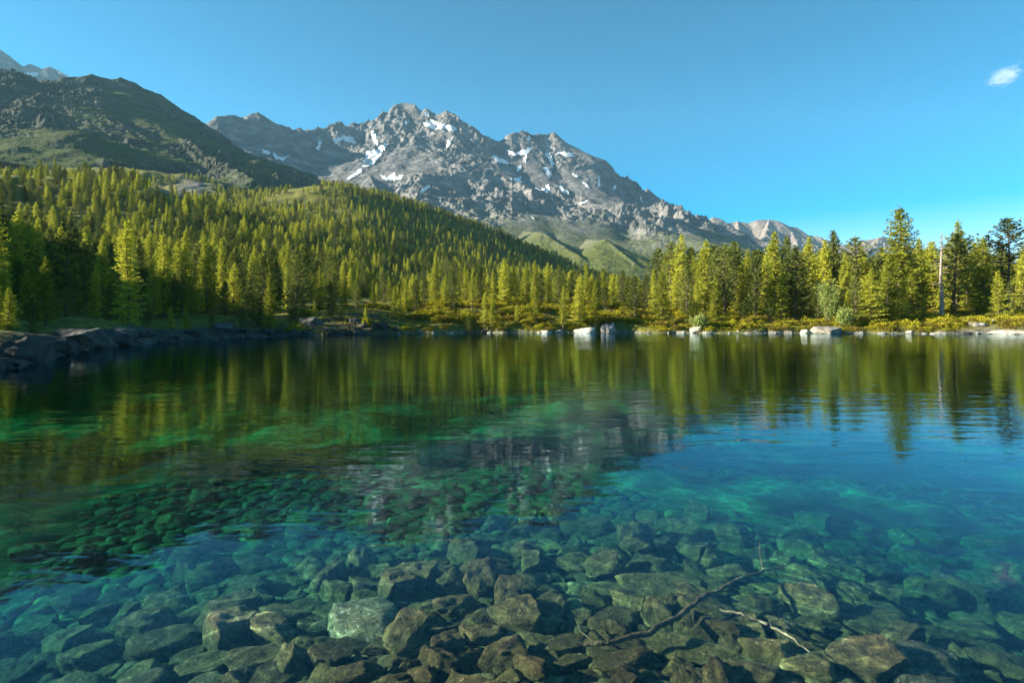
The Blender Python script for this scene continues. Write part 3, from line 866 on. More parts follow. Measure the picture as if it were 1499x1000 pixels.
# sunlit far shore, right part, from the right edge inwards
for a in [(1496, 372, 110, 'larch', 4, 1.2), (1478, 320, 124, 'pine', 4, 1.25), (1462, 395, 108, 'larch', 0, 1.1), (1440, 346, 122, 'larch', 2, 1.15), (1425, 352, 131, 'larch', 3, 1.0),
          (1402, 322, 124, 'larch', 3, 1.1), (1396, 340, 119, 'pine', 2, 1.25), (1366, 352, 128, 'larch', 0, 1.1), (1346, 348, 130, 'larch', 1, 1.2), (1317, 301, 117, 'larch', 2, 1.25),
          (1300, 372, 109, 'larch', 0, 1.35), (1274, 398, 107, 'larch', 2, 1.45), (1253, 402, 113, 'pine', 3, 1.0), (1252, 347, 130, 'pine', 2, 1.2), (1221, 338, 140, 'pine', 1, .9),
          (1206, 350, 132, 'larch', 0, 1.0), (1236, 372, 122, 'larch', 4, 1.2), (1184, 346, 134, 'larch', 0, 1.0), (1165, 362, 118, 'pine', 0, 1.2), (1150, 346, 142, 'pine', 1, .9),
          (1134, 338, 136, 'larch', 1, 1.2), (1121, 372, 124, 'larch', 0, 1.1), (1106, 366, 117, 'pine', 1, 1.0), (1096, 364, 128, 'larch', 3, 1.2), (1198, 408, 114, 'pine', 3, .9),
          (1077, 366, 130, 'pine', 1, 1.0), (1060, 357, 120, 'pine', 2, 1.2), (1046, 366, 135, 'pine', 0, 1.0), (1031, 361, 126, 'larch', 2, 1.1), (1016, 378, 134, 'larch', 1, 1.0),
          (1006, 388, 120, 'pine', 0, 1.0), (990, 394, 128, 'larch', 0, 1.0), (969, 396, 112, 'larch', 2, 1.05), (957, 394, 124, 'larch', 1, 1.1), (945, 402, 130, 'pine', 0, 1.0),
          (930, 404, 115, 'pine', 0, 1.35), (911, 394, 134, 'pine', 3, 1.0), (897, 400, 126, 'larch', 0, 1.0), (884, 396, 138, 'larch', 4, 1.0), (872, 412, 112, 'larch', 0, 1.15),
          (886, 420, 120, 'pine', 2, 1.2), (858, 384, 140, 'larch', 1, .9), (848, 404, 113, 'larch', 2, 1.1), (836, 398, 132, 'pine', 3, .9), (819, 388, 127, 'pine', 0, 1.0),
          (802, 384, 132, 'larch', 0, 1.0), (792, 400, 124, 'pine', 1, 1.0), (783, 380, 124, 'larch', 3, 1.0), (770, 384, 136, 'larch', 1, 1.0), (752, 392, 130, 'larch', 0, 1.0),
          (738, 377, 130, 'larch', 2, 1.0), (722, 394, 126, 'larch', 1, 1.0), (703, 389, 134, 'pine', 1, 1.0), (691, 391, 122, 'larch', 3, .8), (681, 386, 132, 'larch', 1, 1.0),
          (663, 396, 118, 'pine', 0, 1.1), (676, 382, 145, 'pine', 0, 1.0), (652, 402, 128, 'larch', 1, 1.0), (636, 382, 136, 'larch', 2, 1.1), (621, 404, 130, 'pine', 1, 1.0),
          (608, 408, 118, 'pine', 3, 1.1), (594, 404, 126, 'larch', 1, 1.0), (578, 418, 112, 'larch', 0, 1.1), (562, 396, 132, 'pine', 0, 1.0), (546, 408, 122, 'larch', 1, 1.0),
          (710, 428, 111, 'larch', 3, 1.15), (721, 432, 110, 'larch', 3, 1.1), (757, 445, 114, 'larch', 1, 1.2), (584, 436, 110, 'larch', 0, 1.2), (687, 460, 110, 'pine', 3, 1.2),
          (785, 420, 111, 'larch', 3, 1.0), (824, 418, 110, 'larch', 3, 1.1), (1352, 436, 108, 'larch', 0, 1.3), (1395, 442, 110, 'pine', 3, 1.2), (1088, 440, 112, 'pine', 3, 1.3),
          (1128, 448, 112, 'pine', 3, 1.3), (1044, 445, 111, 'larch', 0, 1.2),
          (1486, 402, 113, 'pine', 3, 1.1), (1450, 378, 128, 'larch', 2, 1.1), (1415, 368, 122, 'larch', 0, 1.2), (1384, 372, 126, 'larch', 4, 1.0), (1334, 392, 114, 'larch', 1, 1.2),
          (1290, 362, 132, 'pine', 0, 1.1), (1268, 372, 128, 'larch', 0, 1.1), (1174, 378, 126, 'larch', 2, 1.1), (1145, 392, 118, 'larch', 1, 1.1), (1086, 386, 122, 'larch', 2, 1.1),
          (1048, 400, 118, 'larch', 4, 1.1), (1020, 410, 116, 'larch', 1, 1.1), (1240, 425, 110, 'larch', 3, 1.3), (1320, 405, 110, 'larch', 4, 1.2),
          (-12, 300, 46, 'larch', 2, 1.1), (12, 420, 34, 'larch', 4, 1.2), (-6, 405, 30, 'larch', 0, 1.1), (48, 432, 44, 'pine', 3, 1.2), (66, 375, 52, 'larch', 0, 1.1), (98, 420, 56, 'pine', 0, 1.2),
          (135, 425, 60, 'larch', 4, 1.1), (160, 412, 66, 'pine', 3, 1.2), (215, 440, 68, 'pine', 0, 1.2), (250, 448, 76, 'larch', 1, 1.2), (355, 440, 84, 'pine', 3, 1.2), (430, 448, 92, 'pine', 0, 1.2),
          (460, 440, 96, 'larch', 1, 1.1), (500, 446, 100, 'pine', 3, 1.2), (535, 448, 104, 'larch', 0, 1.1),
          # shaded left bank
          (395, 397, 80, 'larch', 0, 1.05), (272, 445, 74, 'larch', 4, 1.1), (310, 458, 72, 'pine', 3, 1.3), (240, 340, 90, 'larch', 2, 1.1), (225, 372, 86, 'larch', 1, 1.1),
          (270, 336, 104, 'larch', 4, 1.0), (205, 350, 98, 'pine', 0, 1.0), (150, 345, 84, 'larch', 0, 1.0), (120, 352, 96, 'larch', 2, 1.0), (175, 395, 82, 'pine', 3, 1.0),
          (90, 330, 92, 'larch', 0, 1.1), (55, 318, 86, 'larch', 1, 1.1), (24, 304, 84, 'larch', 2, 1.1), (5, 372, 60, 'larch', 0, 1.1), (40, 392, 66, 'larch', 2, 1.1), (75, 410, 66, 'pine', 0, 1.1),
          (110, 398, 74, 'pine', 1, 1.1), (140, 388, 78, 'larch', 1, 1.0), (300, 345, 108, 'larch', 0, 1.0), (325, 352, 112, 'larch', 1, 1.0), (345, 362, 108, 'pine', 0, 1.0),
          (368, 372, 106, 'larch', 3, 1.0), (372, 358, 118, 'larch', 0, 1.0), (420, 388, 112, 'larch', 1, 1.0), (445, 396, 110, 'pine', 1, 1.0), (468, 388, 120, 'larch', 0, 1.0),
          (487, 402, 112, 'pine', 3, 1.0), (505, 398, 120, 'larch', 2, 1.0), (522, 406, 116, 'pine', 0, 1.0), (255, 400, 88, 'pine', 1, 1.0), (190, 430, 74, 'pine', 3, 1.0),
          (330, 410, 95, 'pine', 3, 1.0), (295, 402, 94, 'larch', 1, .9)]:
    T(*a)

# fill the woods behind with trees at their natural spacing
_rng = np.random.default_rng(5)
def fill_woods():
    out = []
    N = 72000
    az = _rng.uniform(-47, 47, N)
    r = np.sqrt(_rng.uniform(70 ** 2, 1090 ** 2, N))
    az = np.concatenate([az, _rng.uniform(-80, -46, 2500), _rng.uniform(-47, 47, 9000)])
    r = np.concatenate([r, _rng.uniform(26, 260, 2500), np.sqrt(_rng.uniform(70 ** 2, 330 ** 2, 9000))])
    x, y = r * np.sin(np.radians(az)), r * np.cos(np.radians(az))
    px = CX + x / y * F
    z = ground_z(x, y)
    py = HY - (z - H) / y * F
    rs = shore_r(az)
    ok = (r > rs + np.where(az < -47, 7, 14))
    left = px < 560
    far_band = (px >= 540) & (y < 330)
    ok &= ~(far_band & (y < 138))
    # the ridge thins out towards its top and in rocky ground on the left
    clear = fbm(x * 0.012, y * 0.012, 4, 66)
    ok &= clear > -0.55
    ok &= ~((az < -50) & (_rng.random(len(az)) > 0.35))
    ok &= ~((py < 300) & (px < 470) & (px > 215) & (clear < 0.12))
    ok &= ~((py < 262) & (px < 330))
    ok &= ~((((px - 262) / 34) ** 2 + ((r - 640) / 150) ** 2 < 1.0))
    ok &= ~((r > 1090))
    ok &= ~((px > 900) & (r > 330))
    ok &= ~((px > 560) & (px < 900) & (y > 300) & (py > 425))
    idx = np.nonzero(ok)[0]
    cell = {}
    for i in idx:
        sp = 4.6 if r[i] < 330 else 6.2
        if r[i] > 600: sp = 7.0
        gx, gy = int(x[i] // 8), int(y[i] // 8)
        good = True
        for a in (-1, 0, 1):
            for b in (-1, 0, 1):
                for j in cell.get((gx + a, gy + b), ()):
                    if (x[i] - x[j]) ** 2 + (y[i] - y[j]) ** 2 < sp * sp:
                        good = False; break
                if not good: break
            if not good: break
        if not good: continue
        cell.setdefault((gx, gy), []).append(i)
        u = _rng.random()
        h = 6.5 + 8.0 * u + 2.0 * _rng.random()
        if px[i] > 960 and y[i] < 330: h = 13 + 7 * u
        if 540 < px[i] <= 960 and y[i] < 330: h = 4.5 + 4.5 * u
        if px[i] <= 540 and y[i] < 330: h *= .88
        if r[i] > 500: h *= 0.85
        if r[i] > 720: h *= 0.9
        out.append((x[i], y[i], z[i], h, px[i], py[i]))
    return out
FILL = fill_woods()

ALL = []          # x, y, z, h, px, top row, kind, variant, width factor, traced
for (px, top, Y, kind, var, wf, tr) in TREES:
    X_ = (px - CX) / F * Y
    zg = gz(X_, Y)
    h = H + (HY - top) / F * Y - zg
    ALL.append((X_, Y, zg, max(h, 1.0), px, top, kind, var, wf, True))
for (x_, y_, z_, h_, px, py) in FILL:
    kind = 'larch' if _rng.random() < 0.55 else 'pine'
    var = int(_rng.integers(0, 6 if kind == 'larch' else 4))
    ALL.append((x_, y_, z_, h_, px, HY - (z_ + h_ - H) / y_ * F, kind, var, float(_rng.uniform(.95, 1.5)), False))
ALL = [t for t in ALL if not (not t[9] and any((t[0] - s[0]) ** 2 + (t[1] - s[1]) ** 2 < 9 for s in ALL[:len(TREES)]))]
# how much of each filled tree shows: drop to the mass the ones whose upper half hides behind nearer trees
def shown(t, lst):
    size = t[3] / t[1]
    return size
inview = [t for t in ALL if -40 < t[4] < 1540]
rest_all = [t for t in ALL if not (-40 < t[4] < 1540)]
traced = [t for t in inview if t[9]]
filled = sorted([t for t in inview if not t[9]], key=lambda t: -t[3] / t[1])
n_single = 300 - len(traced)
# a filled tree becomes a thing of its own only if its top stands clear of the nearer trees
skyline = {}
cand = []
for t in sorted(inview, key=lambda t: t[1]):
    wpx = 0.13 * t[3] / t[1] * F * t[8]
    cols = range(int((t[4] - wpx * .6) // 4), int((t[4] + wpx * .6) // 4) + 1)
    hid = sum(1 for c in cols if skyline.get(c, 9999) < t[5] + 3)
    if not t[9] and hid <= 0.6 * len(cols):
        cand.append(t)
    for c in cols:
        skyline[c] = min(skyline.get(c, 9999), t[5] + 6)
cand.sort(key=lambda t: -t[3] / t[1])
single = traced + cand[:n_single]
sset = set(id(t) for t in single)
mass = [t for t in ALL if id(t) not in sset]

# ---- words that single out each tree
ORD = ['nearest', 'second', 'third', 'fourth', 'fifth', 'sixth', 'seventh', 'eighth', 'ninth', 'tenth', 'eleventh', 'twelfth', 'thirteenth', 'fourteenth', 'fifteenth',
       'sixteenth', 'seventeenth', 'eighteenth', 'nineteenth', 'twentieth', 'twenty-first', 'twenty-second', 'twenty-third', 'twenty-fourth', 'twenty-fifth'] + ['%dth' % i for i in range(26, 90)]
ANCH = [(890, 'square boulder'), (1378, 'bare dead trunk'), (1317, 'tallest larch'), (1212, 'big pale boulder'), (738, 'slim larch pair'), (395, 'lone bright larch'),
        (272, 'little bright larch'), (1060, 'bushy tall pine'), (0, 'left picture edge'), (600, 'shadow edge')]
SPECIAL = {(1317, 301): 'tallest larch of the far shore, wide pale green, left of the dead trunk',
           (395, 397): 'lone bright larch standing at the water on the shaded left bank',
           (272, 445): 'little bright larch alone above the dark left shoreline rocks',
           (1060, 357): 'bushy tall pine rising above its neighbours midway along the sunlit far shore',
           (710, 428): 'left one of the pair of slim shore larches in front of the wood',
           (721, 432): 'right one of the pair of slim shore larches in front of the wood',
           (1478, 320): 'pine with loose flat-layered crown at the right picture edge',
           (1496, 372): 'wide larch cut by the right picture edge',
           (738, 377): 'tall pointed larch rising behind the pair of slim shore larches',
           (1396, 340): 'dark dense pine standing just behind the bare dead trunk',
           (687, 460): 'tiny pine on the grassy bank left of the slim larch pair',
           (757, 445): 'tiny larch on the bank right of the slim larch pair',
           (310, 458): 'small dim pine low on the shaded left shore',
           (930, 404): 'broad bushy pine just right of the square boulder'}
def zone_of(t):
    x_, y_, z_, h_, px, top, kind, var, wf, tr = t
    if px >= 545 and y_ < 122: return 'far-shore front row'
    if px >= 545 and y_ < 330: return 'far-shore back row'
    if y_ < 100: return 'left-bank lowest row'
    if y_ < 150: return 'left-bank second row'
    if y_ < 200: return 'left-slope third row'
    if y_ < 260: return 'left-slope fourth row'
    return 'upper left slope'
buckets = {}
for t in single:
    if (t[4], t[5]) in SPECIAL and t[9]:
        continue
    a = min(ANCH, key=lambda q: abs(q[0] - t[4]))
    buckets.setdefault((t[6], zone_of(t), a[1], t[4] < a[0]), []).append((abs(t[4] - a[0]), t))
TLABEL = {}
for (kind, zone, an, lf), lst in buckets.items():
    lst.sort(key=lambda q: q[0])
    for j, (_, t) in enumerate(lst):
        TLABEL[id(t)] = '%s in the %s, %s %s of the %s' % ({'larch': 'light green larch', 'pine': 'dark green pine'}[kind], zone, ORD[j], 'left' if lf else 'right', an)

def place_tree(t):
    x_, y_, z_, h_, px, top, kind, var, wf, tr = t
    tm, cm = VAR[kind][var % len(VAR[kind])]
    s = h_ / TREE_H
    lab = SPECIAL.get((px, top)) if tr else None
    lab = lab or TLABEL[id(t)]
    ws = s * wf * (1.0 if s < 1.2 else 1.0)
    if s < 0.55: ws = s ** 0.85 * wf
    if tr and px > 560: ws *= 1.12
    if tr and px < 560: ws *= .92
    o = thing(kind + '_tree', (x_, y_, z_), random.uniform(0, 6.28), (ws, ws, s), label=lab, category='tree',
              group='larch trees by the lake' if kind == 'larch' else 'pine trees by the lake')
    link('trunk', tm, o); c = link('crown', cm, o)
    return o
for t in single:
    place_tree(t)

# ---- the remaining woods: one mass
def scatter(name, pts, scl, rot, idx, variants, **props):
    me = bpy.data.meshes.new(name)
    me.from_pydata([tuple(p) for p in pts], [], [])
    for nm, typ, val in (('scl', 'FLOAT_VECTOR', scl), ('rot', 'FLOAT_VECTOR', rot)):
        at = me.attributes.new(nm, typ, 'POINT'); at.data.foreach_set('vector', np.asarray(val, np.float32).ravel())
    at = me.attributes.new('idx', 'INT', 'POINT'); at.data.foreach_set('value', np.asarray(idx, np.int32))
    o = link(name, me, **props)
    ng = bpy.data.node_groups.new(name, 'GeometryNodeTree')
    ng.interface.new_socket('Geometry', in_out='INPUT', socket_type='NodeSocketGeometry')
    ng.interface.new_socket('Geometry', in_out='OUTPUT', socket_type='NodeSocketGeometry')
    N, Lk = ng.nodes, ng.links
    gi, go = N.new('NodeGroupInput'), N.new('NodeGroupOutput')
    join = N.new('GeometryNodeJoinGeometry')
    for objs in variants:
        j2 = N.new('GeometryNodeJoinGeometry')
        for ob in objs:
            oi = N.new('GeometryNodeObjectInfo'); oi.inputs['Object'].default_value = ob
            Lk.new(oi.outputs['Geometry'], j2.inputs[0])
        g2 = N.new('GeometryNodeGeometryToInstance')
        Lk.new(j2.outputs[0], g2.inputs[0]); Lk.new(g2.outputs[0], join.inputs[0])
    iop = N.new('GeometryNodeInstanceOnPoints')
    iop.inputs['Pick Instance'].default_value = True
    def named(nm, typ, sock):
        a = N.new('GeometryNodeInputNamedAttribute'); a.data_type = typ; a.inputs['Name'].default_value = nm
        Lk.new(a.outputs['Attribute'], iop.inputs[sock])
    named('scl', 'FLOAT_VECTOR', 'Scale'); named('rot', 'FLOAT_VECTOR', 'Rotation'); named('idx', 'INT', 'Instance Index')
    Lk.new(gi.outputs[0], iop.inputs['Points']); Lk.new(join.outputs[0], iop.inputs['Instance']); Lk.new(iop.outputs[0], go.inputs[0])
    md = o.modifiers.new('scatter', 'NODES'); md.node_group = ng
    return o
# which placed objects carry each mesh
carrier = {}
for o in COL.objects:
    if o.type == 'MESH' and o.data.name not in carrier:
        carrier[o.data.name] = o
varlist = []
for kind in ('larch', 'pine'):
    for tm, cm in VAR[kind][:6 if kind == 'larch' else 4]:
        varlist.append([carrier[tm.name], carrier[cm.name]])
def forest(name, sel, label):
    # joined geometry comes out in reverse link order; either order gives a valid mix of kinds
    pts, scl, rot, idx = [], [], [], []
    for t in sel:
        x_, y_, z_, h_, px, top, kind, var, wf, tr = t
        s = h_ / TREE_H
        pts.append((x_, y_, z_)); scl.append((s * wf * 1.08, s * wf * 1.08, s)); rot.append((0, 0, random.uniform(0, 6.28)))
        i = var if kind == 'larch' else 6 + var
        idx.append(i)
    return scatter(name, pts, scl, rot, idx, varlist, kind='stuff', label=label, category='forest')
forest('forest', mass, 'dense mixed larch and pine wood covering the slopes and the ridge')
print('TREES', len(single), 'mass', len(mass))

# ---- the dead trunk by the water
def make_snag():
    rng = random.Random(3)
    Y = 110.0; X_ = (1378 - CX) / F * Y; zg = gz(X_, Y)
    h = H + (HY - 340) / F * Y - zg
    o = thing('dead_tree', (X_, Y, zg), label='bare grey dead tree trunk with broken side branches near the right end', category='tree')
    s = Soup(); pts = [Vector((0.12 * math.sin(i * .8), 0, h * i / 11 - (0.3 if i == 0 else 0))) for i in range(12)]
    s.tube(pts, [0.52, .42, .37, .33, .29, .26, .23, .20, .17, .13, .09, .04], 9)
    link('trunk', s.mesh('dead_trunk', M['dead_wood'], True), o)
    for i in range(46):
        z = h * (0.25 + 0.72 * (i / 46) ** 0.7); a = rng.uniform(0, 6.28); Lb = rng.uniform(.7, 2.5) * (1.15 - 0.55 * z / h)
        d = Vector((math.cos(a), math.sin(a), rng.uniform(-.35, .1)))
        b = Soup()
        p0 = Vector((0, 0, z)); p1 = p0 + d * Lb * .5 + Vector((0, 0, -.1)); p2 = p0 + d * Lb + Vector((0, 0, rng.uniform(-.2, .35)))
        b.tube([p0, p1, p2], [.055, .035, .012], 4)
        for q in range(2):
            t0 = p1.lerp(p2, rng.random()); b.tube([t0, t0 + Vector((rng.uniform(-.4, .4), rng.uniform(-.4, .4), rng.uniform(-.4, .3)))], [.016, .006], 3)
        link('branch', b.mesh('dead_branch', M['dead_wood']), o)
make_snag()

# ---- pale round leafy bush by the water
def leafy_bush(px, top, Y, w, label, seed):
    X_ = (px - CX) / F * Y; zg = gz(X_, Y); h = H + (HY - top) / F * Y - zg
    rng = random.Random(seed); leaf, wood = Soup(), Soup()
    for i in range(9):
        a = rng.uniform(0, 6.28); tip = Vector((math.cos(a) * w * rng.uniform(.2, .8), math.sin(a) * w * rng.uniform(.2, .8), h * rng.uniform(.55, 1)))
        mid = Vector((tip.x * .45, tip.y * .45, tip.z * .5))
        wood.tube([Vector((tip.x * .08, tip.y * .08, -.3)), mid, tip], [.10, .06, .02], 5)
        for j in range(340):
            t = rng.uniform(.25, 1.05)
            p = (mid.lerp(tip, (t - .45) / .55) if t > .45 else Vector((0, 0, 0)).lerp(mid, t / .45)) + Vector((rng.gauss(0, .45), rng.gauss(0, .45), rng.gauss(0, .38)))
            p.z = max(.1, p.z)
            leaf.leaf(p, Vector((rng.gauss(0, 1), rng.gauss(0, 1), rng.gauss(.2, .7))), rng.uniform(.2, .42), .2, rng)
    o = thing('leafy_bush', (X_, Y, zg), label=label, category='bush')
    link('stem', wood.mesh('bush_stem', M['bark'], True), o)
    link('foliage', leaf.mesh('bush_foliage', M['willow']), o)
leafy_bush(1212, 415, 109, 3.4, 'large pale green leafy bush behind the big pale boulder', 5)
leafy_bush(1236, 452, 106, 1.9, 'smaller pale leafy bush at the right end of the big pale boulder', 6)
leafy_bush(1022, 462, 108, 1.8, 'low pale leafy bush at the water right of the square boulder', 7)

# ---- low shrubs on the far bank
def bank_shrubs():
    pts = []
    rg = np.random.default_rng(11)
    N = 16000
    az = rg.uniform(-42, 47, N)
    rs = shore_r(az)
    dr = rg.uniform(1.0, 34, N) ** 1.0
    r = rs + dr
    x, y = r * np.sin(np.radians(az)), r * np.cos(np.radians(az))
    px = CX + x / y * F
    m = fbm(x * 0.16, y * 0.16, 3, 101)
    ok = (m > -0.12) & ((px > 590) | ((m > 0.5) & (px > 430))) & ~((px > 1405) & (dr < 8) & (m < 0.35))
    idx = np.nonzero(ok)[0][:2600]
    zz = ground_z(x[idx], y[idx])
    return [(x[i], y[i], z, px[i], dr[i], rg.uniform(.75, 1.7) * (1.0 if dr[i] > 4 else .62)) for i, z in zip(idx, zz)]
BS = bank_shrubs()
front = sorted([b for b in BS if b[3] > 600 and b[3] < 1499 and b[4] < 14], key=lambda b: -b[5])
chosen = []
for b in front:
    if all((b[0] - c[0]) ** 2 + (b[1] - c[1]) ** 2 > 9.0 for c in chosen):
        chosen.append(b)
    if len(chosen) >= 90: break
cs = set(id(b) for b in chosen)
sb = {}
for b in chosen:
    a = min(ANCH, key=lambda q: abs(q[0] - b[3]))
    v = random.randrange(5)
    row = 'at the far waterline' if b[4] < 4.5 else ('midway up the far bank' if b[4] < 9 else 'high on the far bank')
    sb.setdefault((v in (2, 4), row, a[1], b[3] < a[0]), []).append((abs(b[3] - a[0]), b, v))
for (red, row, an, lf), lst in sb.items():
    lst.sort(key=lambda q: q[0])
    for j, (_, b, v) in enumerate(lst):
        o = thing('low_shrub', (b[0], b[1], b[2]), random.uniform(0, 6.28), (b[5], b[5], b[5] * random.uniform(.8, 1.15)), category='shrub', group='low shrubs on the sunlit bank',
                  label='low %s shrub %s, %s %s of the %s' % ('reddish' if red else 'yellow-green', row, ORD[j], 'left' if lf else 'right', an))
        link('stem', SHRUB[v][0], o); link('foliage', SHRUB[v][1], o)
carrier = {}
for o in COL.objects:
    if o.type == 'MESH' and o.data.name not in carrier:
        carrier[o.data.name] = o
rest = [b for b in BS if id(b) not in cs]
scatter('ground_cover', [b[:3] for b in rest], [(b[5], b[5], b[5] * .9) for b in rest], [(0, 0, random.uniform(0, 6.28)) for b in rest],
        [random.randrange(5) for b in rest], [[carrier[SHRUB[v][0].name], carrier[SHRUB[v][1].name]] for v in range(5)], kind='stuff',
        label='mass of low alpine shrubs and heath covering the far bank', category='ground cover')
# short grass on the bank (blades joined into a few hundred tufts would be too many to count)
def bank_grass():
    rg = np.random.default_rng(12); N = 14000
    az = rg.uniform(-20, 47, N); r = shore_r(az) + rg.uniform(.8, 26, N)
    x, y = r * np.sin(np.radians(az)), r * np.cos(np.radians(az)); z = ground_z(x, y)
    src = GRASS
    V = np.array([v.co for v in src.vertices]); Fc = np.array([p.vertices[:] for p in src.polygons])
    n = 3200
    vs_, fs_ = [], []
    for i in range(n):
        a = rg.uniform(0, 6.28); s = rg.uniform(.6, 1.25); c_, s_ = math.cos(a) * s, math.sin(a) * s
        sel = slice(0, 64)
        v = V[sel]
        vs_.append(np.stack([x[i] + v[:, 0] * c_ - v[:, 1] * s_, y[i] + v[:, 0] * s_ + v[:, 1] * c_, z[i] + v[:, 2] * s], 1))
        fs_.append(Fc[:16] + i * 64)
    me = mesh_np('grass', np.concatenate(vs_), np.concatenate(fs_), False)
    me.materials.append(M['grass'])
    link('grass', me, kind='stuff', label='yellow-green alpine grass on the sunlit far bank', category='grass')
bank_grass()

# ------------------------------------------------------------------ rocks
def build_rock(seed, flat=0.6, facets=9, sub=4, rough=0.06):
    rng = random.Random(seed)
    bm = bmesh.new()
    bmesh.ops.create_icosphere(bm, subdivisions=sub, radius=1.0)
    sx, sy, sz = rng.uniform(.85, 1.15), rng.uniform(.62, .95), flat * rng.uniform(.8, 1.2)
    planes = []
    for i in range(facets):
        n = Vector((rng.gauss(0, 1), rng.gauss(0, 1), rng.gauss(0, 1))).normalized()
        planes.append((n, rng.uniform(.48, .80)))
    planes.append((Vector((rng.uniform(-.25, .25), rng.uniform(-.25, .25), 1)).normalized(), rng.uniform(.45, .7)))
    off = Vector((seed * 3.7, seed * 1.3, 0))
    for v in bm.verts:
        c = v.co.copy()
        for n, d in planes:
            e = c.dot(n) - d
            if e > 0:
                c -= n * e * 0.92
        c += v.co * (mnoise.fractal(c * 2.2 + off, 0.8, 2.1, 6) * rough * 2.3)
        c.z += 0.03 * math.sin(9 * c.z + 4 * mnoise.noise(c * 1.5 + off))
        v.co = Vector((c.x * sx, c.y * sy, c.z * sz)) / .72
    me = bpy.data.meshes.new('rock')
    bm.to_mesh(me); bm.free()
    me.polygons.foreach_set('use_smooth', np.ones(len(me.polygons), bool))
    me.set_sharp_from_angle(angle=R(38))
    return me
ROCK = {}
def rock_mesh(mat, i, cls):
    key = (mat, i, cls)
    if key not in ROCK:
        fl = {'slab': .34, 'block': .8, 'round': .62}[cls]
        me = build_rock(100 + i * 7 + len(cls), fl, {'slab': 8, 'block': 10, 'round': 6}[cls], 4, .05 if cls != 'round' else .04)
        me.materials.append(M[mat])
        ROCK[key] = me
    return ROCK[key]

def put_rock(name, mat, i, cls, loc, size, rz, label, group=None, cat='rock', tilt=(0, 0), sz=1.0, yx=1.0):
    o = link(name, rock_mesh(mat, i, cls), label=label, category=cat, group=group)
    o.location = loc; o.rotation_euler = (tilt[0], tilt[1], rz); o.scale = (size, size * yx, size * sz)
    return o

# boulders along the far shore: column, row of base, width in pixels, height factor
BOULD = [
    (892, 487, 24, 'block', 1.25, 'pale_rock', 'square upright pale boulder standing in the water at the far shore'),
    (857, 487, 32, 'slab', 1.1, 'pale_rock', 'long wedge-shaped pale boulder just left of the square boulder'),
    (1211, 487, 50, 'slab', 1.5, 'pale_rock', 'big pale rounded boulder below the leafy bush on the far shore'),
    (1180, 487, 17, 'block', .9, 'pale_rock', 'blocky pale boulder touching the left end of the big pale boulder'),
    (1375, 488, 22, 'round', .8, 'pale_rock', 'rounded pale boulder at the waterline below the dead trunk'),
    (1411, 489, 20, 'round', .8, 'grey_rock', 'round grey boulder in the water right of the dead trunk'),
    (1478, 488, 50, 'slab', 1.0, 'pale_rock', 'wide flat pale slab at the waterline near the right edge'),
    (1256, 488, 17, 'slab', 1.2, 'pale_rock', 'low pale boulder in the water below the wide front larch'),
    (1292, 488, 12, 'round', .9, 'pale_rock', 'small pale boulder at the waterline below the tallest larch'),
    (1135, 487, 18, 'slab', 1.1, 'pale_rock', 'flat pale boulder at the waterline well left of the big boulder'),
    (1155, 487, 16, 'block', .8, 'pale_rock', 'angular pale boulder midway between two flat shoreline boulders'),
    (1036, 487, 15, 'round', .9, 'pale_rock', 'rounded pale boulder at the waterline below the bushy tall pine'),
    (1020, 484, 16, 'block', .9, 'pale_rock', 'upright pale boulder on the bank below the bushy tall pine'),
    (997, 487, 14, 'slab', 1.2, 'pale_rock', 'flat pale boulder at the waterline right of the broad bushy pine'),
    (710, 487, 16, 'round', .8, 'grey_rock', 'dark-sided grey boulder at the water below the slim larch pair'),
    (653, 462, 12, 'block', .9, 'pale_rock', 'pale boulder on the meadow bank, left of two'),
    (664, 464, 12, 'block', .9, 'pale_rock', 'pale boulder on the meadow bank, right of two'),
    (818, 486, 16, 'slab', 1.2, 'pale_rock', 'flat pale boulder at the water left of the wedge boulder'),
    (800, 486, 14, 'round', .9, 'pale_rock', 'rounded pale boulder at the water below the tall bank pines'),
    (1430, 478, 22, 'slab', .9, 'pale_rock', 'flat pale rock lying on the footpath at the right'),
    (1452, 470, 16, 'slab', .9, 'pale_rock', 'smaller pale rock above the footpath at the right'),
    (1172, 470, 22, 'slab', 1.3, 'pale_rock', 'tilted pale rock on the bank above the blocky boulder'),
]
sh_pts = []
for j, (px, py, w, cls, szf, mt, lab) in enumerate(BOULD):
    az0 = math.degrees(math.atan2(px - CX, F))
    rs = float(shore_r(np.array([az0]))[0])
    Y0 = rs * math.cos(R(az0))
    if py >= 484:
        Y = Y0 - 0.6 + (487 - py) * 0.5
    else:
        Y = Y0 + 4.0
        for _ in range(60):           # walk inland until the ground reaches that row
            X_ = (px - CX) / F * Y
            if HY - (gz(X_, Y) - H) / Y * F <= py: break
            Y += .5
    X_ = (px - CX) / F * Y
    size = w / F * Y * .5 * .84
    zb = max(gz(X_, Y), -.3)
    ht = {'slab': .34, 'block': .8, 'round': .62}[cls] * size * szf
    put_rock('shore_boulder', mt, j % 6, cls, (X_, Y, zb + ht * .45), size, random.uniform(-.3, .3) if j else 0.75, lab, 'boulders along the far shore', 'boulder', (random.uniform(-.1, .1), random.uniform(-.12, .12)), szf, 1.0)
    sh_pts.append((X_, Y, size))

